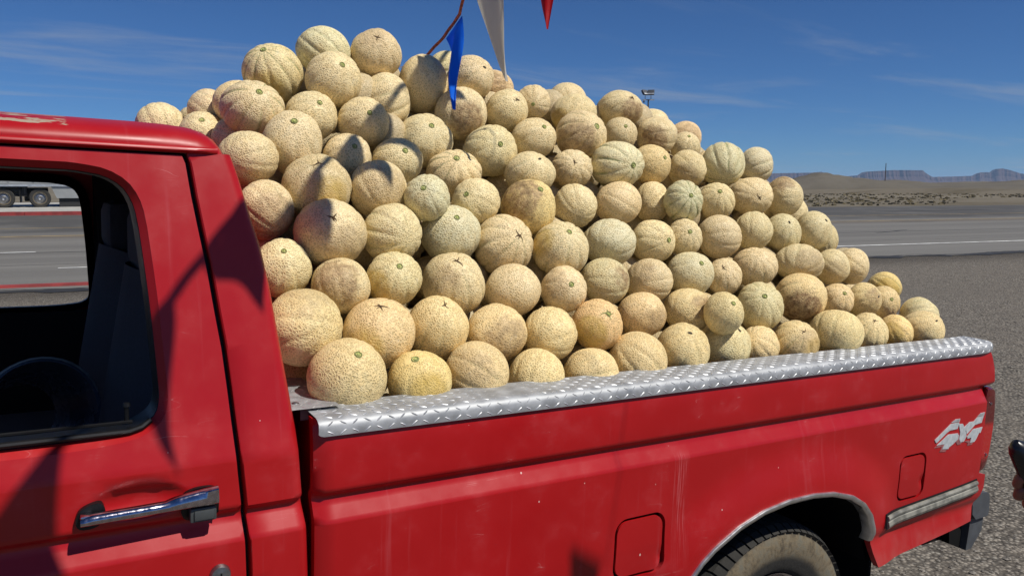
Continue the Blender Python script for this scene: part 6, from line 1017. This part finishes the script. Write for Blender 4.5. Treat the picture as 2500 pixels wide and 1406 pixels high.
def scar_mesh(kind, seed):
    rr = random.Random(seed); mb = MB()
    if kind in 'gs':
        n = 18; rad = .082 + .026 * rr.random(); rows = []
        for k, (r_, h) in enumerate(((1.25, .0), (1.12, .035), (.95, .050), (.78, .025), (.6, -.01), (.42, .030), (.2, .045), (.01, .05))):
            rows.append([(rad * r_ * math.cos(2 * math.pi * i / n) * (1 + .12 * noise.noise(Vector((i * .9, k * .1, seed)))), rad * r_ * math.sin(2 * math.pi * i / n) * (1 + .12 * noise.noise(Vector((i * .9, k * .1, seed)))), h * .62) for i in range(n + 1)])
        mb.grid(rows)
    if kind in 'sk':
        for b in range(5 if kind == 's' else rr.choice((3, 4, 4, 5))):
            a = 2 * math.pi * b / 5 + rr.uniform(-.6, .6); L = rr.uniform(.14, .30) if kind == 'k' else rr.uniform(.2, .32); w = .018 + .012 * rr.random(); bend = rr.uniform(-.7, .7); p = []; r0 = 0 if kind == 'k' else .08
            for i in range(6):
                f = i / 5; rr_ = r0 + L * f; aa = a + bend * f * f; p.append((rr_ * math.cos(aa), rr_ * math.sin(aa)))
            V = []; 
            for i, (x, y) in enumerate(p):
                f = i / 5; ww = w * (1.15 - f) ; nx_, ny_ = -math.sin(a + bend * f), math.cos(a + bend * f)
                V += [(x + nx_ * ww, y + ny_ * ww, .006), (x, y, .022 * (1 - f) + .006), (x - nx_ * ww, y - ny_ * ww, .006)]
            mb.add(V, [(3 * i + j, 3 * i + j + 1, 3 * i + j + 4, 3 * i + j + 3) for i in range(5) for j in range(2)])
    if kind == 'b':
        n = 12; rows = []
        for k, (r_, h) in enumerate(((.075, .0), (.06, .022), (.035, .006), (.005, .0))):
            rows.append([(r_ * 1.3 * math.cos(2 * math.pi * i / n), r_ * .7 * math.sin(2 * math.pi * i / n) * (1 + .3 * noise.noise(Vector((i, k, seed)))), h) for i in range(n + 1)])
        mb.grid(rows)
    return mb
for idx, (c, r_, sx, sy, ax, ty, tint, sut, stn, pat, lab) in enumerate(MELONS):
    rr = random.Random(100 + idx); c = Vector(c)
    zx = Vector(ax).normalized(); xx = zx.orthogonal().normalized(); xx.rotate(Matrix.Rotation(rr.uniform(0, 6.28), 3, zx)); yx = zx.cross(xx)
    B = np.array([xx[:], yx[:], zx[:]])                          # rows: local axes in world
    v = (c - camv).normalized(); rt = v.cross(Vector((0, 0, 1))).normalized(); upv = rt.cross(v)
    depth = .014 + .040 * min(sut, .8) + rr.uniform(0, .014)
    fr = np.abs(((ANG * 10 / (2 * np.pi) + 10) % 1.0) - .5)
    rad = 1.0 - depth * np.exp(-(fr / .11) ** 2) * np.clip(RHO * 1.6, 0, 1) + depth * .25
    o1, o2 = rr.uniform(0, 50), rr.uniform(0, 50)
    P = SV * 1.0
    low = np.array([noise.noise(Vector((p[0] * 1.4 + o1, p[1] * 1.4 + o2, p[2] * 1.4))) for p in LV])
    # low-frequency lumps evaluated by a handful of random plane waves
    lump = np.zeros(len(SV))
    for q in range(5):
        k = np.array([rr.gauss(0, 1.5) for _ in range(3)]); lump += .0105 * np.sin(SV @ k * 1.6 + rr.uniform(0, 6.28))
    rad = rad + lump - .030 * np.exp(-((1 - SV[:, 2]) / .03)) - .018 * np.exp(-((1 + SV[:, 2]) / .03))
    fd = np.array([rr.gauss(0, 1) for _ in range(3)]); fd /= np.linalg.norm(fd); dd_ = SV @ fd; rad = np.where(dd_ > .86, rad * (1 - .10 * (dd_ - .86)), rad)          # where it lay on the ground
    P = SV * rad[:, None]
    Wd = P @ B                                                    # world directions
    rtv, upn = np.array(rt), np.array(upv)
    a = Wd @ rtv; b = Wd @ upn
    Wd = Wd + np.outer(a * (sx - 1), rtv) + np.outer(b * (sy - 1), upn)
    loc = (Wd @ B.T) * r_
    me = bpy.data.meshes.new('cantaloupe'); me.vertices.add(len(loc)); me.vertices.foreach_set('co', loc.ravel())
    nf = len(SF); me.loops.add(nf * 3); me.loops.foreach_set('vertex_index', SF.ravel()); me.polygons.add(nf); me.polygons.foreach_set('loop_start', np.arange(0, nf * 3, 3)); me.polygons.foreach_set('loop_total', np.full(nf, 3))
    me.polygons.foreach_set('use_smooth', np.ones(nf, bool)); me.update(); me.validate(); me.materials.append(M['melon'])
    o = bpy.data.objects.new('cantaloupe', me); C.objects.link(o)
    mat = Matrix((xx, yx, zx)).transposed(); o.location = c; o.rotation_euler = mat.to_euler()
    o.color = (*tint, 1); o['suture'] = float(sut)
    def tolocal(w): return [float(Vector(w).dot(q)) for q in (xx, yx, zx)]
    o['stain_at'] = tolocal(stn[:3]) if stn else [0., 0., 1.]; o['stain_size'] = float(stn[3]) if stn else 0.0; o['stain_dark'] = float(stn[4]) if stn else 0.0
    o['patch_at'] = tolocal(pat[:3]) if pat else [0., 0., 1.]; o['patch_size'] = float(pat[3]) if pat else 0.0
    tag(o, lab, 'melon', 'cantaloupes piled in the truck bed')
    ztop = float(loc[np.argmax(SV[:, 2])][2])
    if ty != 'n':
        mb = scar_mesh(ty, idx)
        vv = []
        for x, y, z in mb.v:
            q = max(0.0, 1 - x * x - y * y) ** .5 - 1
            vv.append((x * r_, y * r_, ztop + q * r_ + z * r_ + .004 * r_))
        so_ = mesh_obj('stem_scar' if ty in 'gs' else 'rind_crack' if ty == 'k' else 'stem_scar', vv, mb.f, {'g': 'stem', 's': 'stem', 'k': 'crack', 'b': 'dryscar'}[ty], o, True, 60)
        if ty in 'gs':
            so_.data.materials.append(M['stemrim'])
            for fi, p in enumerate(so_.data.polygons): p.material_index = 1 if fi < 54 or 72 <= fi < 90 or fi >= 126 else 0
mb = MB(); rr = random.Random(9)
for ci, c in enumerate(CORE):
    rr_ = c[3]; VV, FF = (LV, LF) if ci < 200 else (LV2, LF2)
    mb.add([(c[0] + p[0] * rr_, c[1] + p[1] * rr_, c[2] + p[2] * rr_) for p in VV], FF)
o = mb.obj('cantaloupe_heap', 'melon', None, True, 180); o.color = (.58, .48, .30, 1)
for k in ('suture', 'stain_size', 'stain_dark', 'patch_size'): o[k] = 0.0
o['stain_at'] = [0., 0., 1.]; o['patch_at'] = [0., 0., 1.]
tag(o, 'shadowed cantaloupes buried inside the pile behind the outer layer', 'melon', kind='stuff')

# ------------------------------------------------------------------ pennants
def pennant(name, A, B_, tip, mat, label, fold=.012, seed=0, loc0=None, group='pennants on strings'):
    A, B_, tip = Vector(A), Vector(B_), Vector(tip); e = (B_ - A); nrm = e.cross(tip - A).normalized(); rows = []; n, m = 18, 9
    for i in range(n + 1):
        f = i / n; r1 = []
        for j in range(m + 1):
            g_ = j / m; top = A + e * g_; p = top.lerp(tip, f)
            w = (1 - f) * e.length
            p = p + nrm * (fold * math.sin(g_ * 5.2 + f * 3.1 + seed) * min(1, f * 4) * (.35 + .65 * (1 - f)) + .012 * math.sin(f * 4.0 + seed)) + e.normalized() * (.012 * math.sin(f * 5 + seed * 2) * f * (1 - f) * 4)
            r1.append(p)
        rows.append(r1)
    # give the cloth a real thickness
    org = A.copy(); th = nrm * .0006
    mb = MB(); mb.grid([[p - org + th for p in r_] for r_ in rows]); mb.grid([[p - org - th for p in r_[::-1]] for r_ in rows])
    o = mb.obj(name, mat, None, True, 180, org); tag(o, label, 'pennant', group); return o
def string(pts, rad, label):
    o0 = Vector(pts[0]); mb = MB()
    for q in range(3):
        P = []
        tot = len(pts)
        for i in range(tot - 1):
            a, b = Vector(pts[i]), Vector(pts[i + 1]); k = max(2, int((b - a).length / .02))
            for j in range(k):
                p = a.lerp(b, j / k); s_ = (len(P)) * .55 + q * 2.1; P.append(p - o0 + Vector((rad * math.cos(s_), 0, rad * math.sin(s_))))
        mb.tube(P, rad * 1.0, 5)
    o = mb.obj('pennant_string', 'string', None, True, 60, o0); tag(o, label, 'string'); return o
VS = [(1.245, 2.72, 2.262), (1.2535, 2.672, 2.292), (1.275, 2.58, 2.341), (1.290, 2.486, 2.403), (1.284, 2.449, 2.444), (1.270, 2.33, 2.54), (1.30, 2.12, 2.66), (1.42, 1.90, 2.80), (1.62, 1.7, 2.95)]
string(VS, .0030, 'reddish brown string rising from the pile with pennants hanging from it')
string([VS[-1], (1.82, .9, 3.17), (2.11, -.10, 3.38)], .0009, 'thin cord added above the picture to carry the unseen shadow-casting pennant')  # added to hang the out-of-view pennant, thinned so its own shadow barely shows
pennant('pennant', (1.275, 2.58, 2.340), (1.290, 2.486, 2.402), (1.200, 2.335, 2.067), 'p_blue', 'blue triangular pennant hanging in front of the melons', .016, 1.0)
pennant('pennant', (1.236, 2.345, 2.545), (1.262, 2.165, 2.625), (1.300, 2.188, 2.150), 'p_white', 'white triangular pennant hanging at the top of the picture', .014, 2.2)
pennant('pennant', (1.31, 2.10, 2.665), (1.40, 1.93, 2.775), (1.318, 1.979, 2.272), 'p_red', 'red pennant tip at the top edge of the picture', .012, .4)
pennant('pennant', (1.248, 2.735, 2.268), (1.250, 2.705, 2.290), (1.19, 2.76, 2.245), 'p_yellow', 'small yellow pennant tucked behind the melon under the string', .003, .8)
pennant('pennant', (1.945, -.02, 3.355), (2.075, -.075, 3.37), (2.02, -.06, 2.94), 'p_yellow', 'unseen yellow pennant added above the picture, casting a rounded shadow on the bed side', .010, 1.7)  # added out of view only for its rounded shadow low on the bed side
# second string overhead, out of the picture: its pennants shade the melons and the cab
c1, c2 = Vector((.821, .769, 3.176)), Vector((1.441, 1.587, 3.376)); dn = (c2 - c1).normalized()
string([c1 - dn * 2.2, c1 - dn * .8, c1, c1 + dn * 1.0, c1 + dn * 1.75, c1 + dn * 2.4 + Vector((0, 0, .1))], .0055, 'taut pennant string stretched high over the truck, above the picture')
for i, (s_, w, L, mt, cn) in enumerate(((1.27, .20, .36, 'p_red', 'red'), (.935, .20, .40, 'p_blue', 'blue'), (.70, .17, .34, 'p_white', 'white'), (.445, .19, .36, 'p_red', 'red'), (.055, .23, .33, 'p_blue', 'blue'), (-.168, .10, .385, 'p_white', 'white'), (-.445, .20, .40, 'p_red', 'red'), (-.75, .2, .4, 'p_yellow', 'yellow'))):
    a = c1 + dn * (s_ - w / 2); b = c1 + dn * (s_ + w / 2); tp = c1 + dn * (s_ + .02) + Vector((0, 0, -L)) + Vector((rnd.uniform(-.03, .03), rnd.uniform(-.03, .03), 0))
    pennant('pennant', a, b, tp, mt, '%s pennant on the overhead string above the picture, %s from its tailgate end' % (cn, 'first second third fourth fifth sixth seventh eighth'.split()[i]), .014, i * 1.3)

# ------------------------------------------------------------------ person at the right edge of the picture
def skinned(name, verts, edges, rads, mat, parent, root=0, sub=2):
    me = bpy.data.meshes.new(name); me.from_pydata(verts, edges, []); o = bpy.data.objects.new(name, me); C.objects.link(o); o.parent = parent
    md = o.modifiers.new('skin', 'SKIN'); md.use_smooth_shade = True
    for i, r_ in enumerate(rads): me.skin_vertices[0].data[i].radius = (r_, r_)
    me.skin_vertices[0].data[root].use_root = True
    s_ = o.modifiers.new('sub', 'SUBSURF'); s_.levels = sub; s_.render_levels = sub
    me.materials.append(M[mat]); return o
per = empty('person', (1.787, .180, 0), (0, 0, 0)); tag(per, 'person mostly out of frame at the right edge, bare hand holding a black object', 'person')
HP = Vector((1.336, .568, 1.375)) - Vector((1.787, .180, 0))        # palm, in the person's own frame
bv = [(0, 0, .98), (.0, .0, 1.15), (.0, .01, 1.36), (0, .015, 1.47), (0, .03, 1.57), (0, .045, 1.68), (0, .045, 1.76),
      (-.19, .0, 1.40), (-.25, .06, 1.16), tuple(HP + Vector((.085, -.10, -.055))), tuple(HP + Vector((.02, -.02, -.02))),
      (.19, .0, 1.40), (.24, .02, 1.13), (.23, .12, .90), (.22, .15, .82),
      (-.10, 0, .92), (-.11, .03, .50), (-.11, .0, .09), (-.12, .10, .04), (.10, 0, .92), (.11, .03, .50), (.11, 0, .09), (.12, .10, .04)]
be = [(0, 1), (1, 2), (2, 3), (3, 4), (4, 5), (5, 6), (2, 7), (7, 8), (8, 9), (9, 10), (2, 11), (11, 12), (12, 13), (13, 14), (0, 15), (15, 16), (16, 17), (17, 18), (0, 19), (19, 20), (20, 21), (21, 22)]
br = [.15, .14, .145, .06, .075, .095, .05, .06, .045, .029, .030, .06, .045, .03, .03, .09, .06, .045, .04, .09, .06, .045, .04]
fing = [((-.030, .012, .020), (-.052, .030, .030), (-.050, .040, .006)), ((-.030, .020, .002), (-.056, .040, .008), (-.050, .046, -.014)), ((-.024, .022, -.016), (-.050, .042, -.014), (-.043, .046, -.034)), ((-.016, .020, -.033), (-.038, .036, -.034), (-.032, .038, -.050))]
for (a, b, c_) in fing:
    k = len(bv)
    for q, r_ in ((a, .0105), (b, .0095), (c_, .008)): bv.append(tuple(HP + Vector(q))); br.append(r_)
    be += [(10, k), (k, k + 1), (k + 1, k + 2)]
k = len(bv)
for q, r_ in (((-.004, .000, .026), .012), ((-.022, .004, .052), .0105), ((-.040, .012, .064), .009)): bv.append(tuple(HP + Vector(q))); br.append(r_)
be += [(10, k), (k, k + 1), (k + 1, k + 2)]
skinned('body', bv, be, br, 'skin', per)
sv = [(0, 0, .93), (0, 0, 1.15), (0, .01, 1.37), (-.20, 0, 1.40), (-.245, .05, 1.22), (.20, 0, 1.40), (.235, .02, 1.20)]
skinned('shirt', sv, [(0, 1), (1, 2), (2, 3), (3, 4), (2, 5), (5, 6)], [.17, .16, .165, .075, .066, .075, .066], 'shirt', per)
skinned('trousers', [(0, 0, .98), (-.10, 0, .90), (-.11, .03, .50), (-.11, 0, .12), (.10, 0, .90), (.11, .03, .50), (.11, 0, .12)], [(0, 1), (1, 2), (2, 3), (0, 4), (4, 5), (5, 6)], [.165, .10, .075, .06, .10, .075, .06], 'jeans', per)
for sx_ in (-.12, .12): MB().box((sx_ - .05, -.08, 0), (sx_ + .05, .20, .09), .035).obj('shoe', 'shoe', per, True)
MB().lathe([(.0, .11), (.06, .10), (.098, .05), (.108, .0), (.10, -.05), (.085, -.08)], 24, 'Z', (0, .025, 1.70)).obj('hair', 'hair', per, True)
for sx_ in (-.035, .035): MB().lathe([(0, .012), (.008, .010), (.012, 0)], 10, 'Y', (sx_, .125, 1.69)).obj('eye', 'hair', per, True)
MB().add([(-.014, .125, 1.655), (.014, .125, 1.655), (0, .16, 1.65), (0, .13, 1.70)], [(0, 1, 2), (0, 2, 3), (1, 3, 2)]).obj('nose', 'skin', per, True)
MB().box((-.025, .118, 1.615), (.025, .134, 1.625), .004).obj('mouth', 'skin', per, True)
hb = HP + Vector((1.787, .180, 0))
pg = empty('black_handle', tuple(hb + Vector((-.045, .03, .0)))); tag(pg, 'black rounded grip held in the hand at the right edge of the picture', 'handle')
P0_, P1_ = Vector((-.022, .012, .058)), Vector((.045, -.02, -.09))
MB().tube([P0_ + Vector((-.004, .002, .006)), P0_, P0_.lerp(P1_, .06), P0_.lerp(P1_, .5), P1_], [.006, .0125, .0150, .0150, .013], 16).obj('grip', 'grip', pg, True, 50)


# ------------------------------------------------------------------ thin desert haze
hz = NT('haze_air'); hz.t.nodes.remove(hz.b); pv = hz.n('VolumePrincipled'); pv.inputs['Color'].default_value = (.45, .66, 1.0, 1); pv.inputs['Density'].default_value = 0.00007; pv.inputs['Anisotropy'].default_value = 0.0
hz.l(pv.outputs[0], hz.o.inputs['Volume'])
mb = MB().box((-13500, -9500, -8), (13500, 14500, 160)); o = mb.obj('haze', hz.m); tag(o, 'thin blue desert haze', 'haze', kind='stuff')
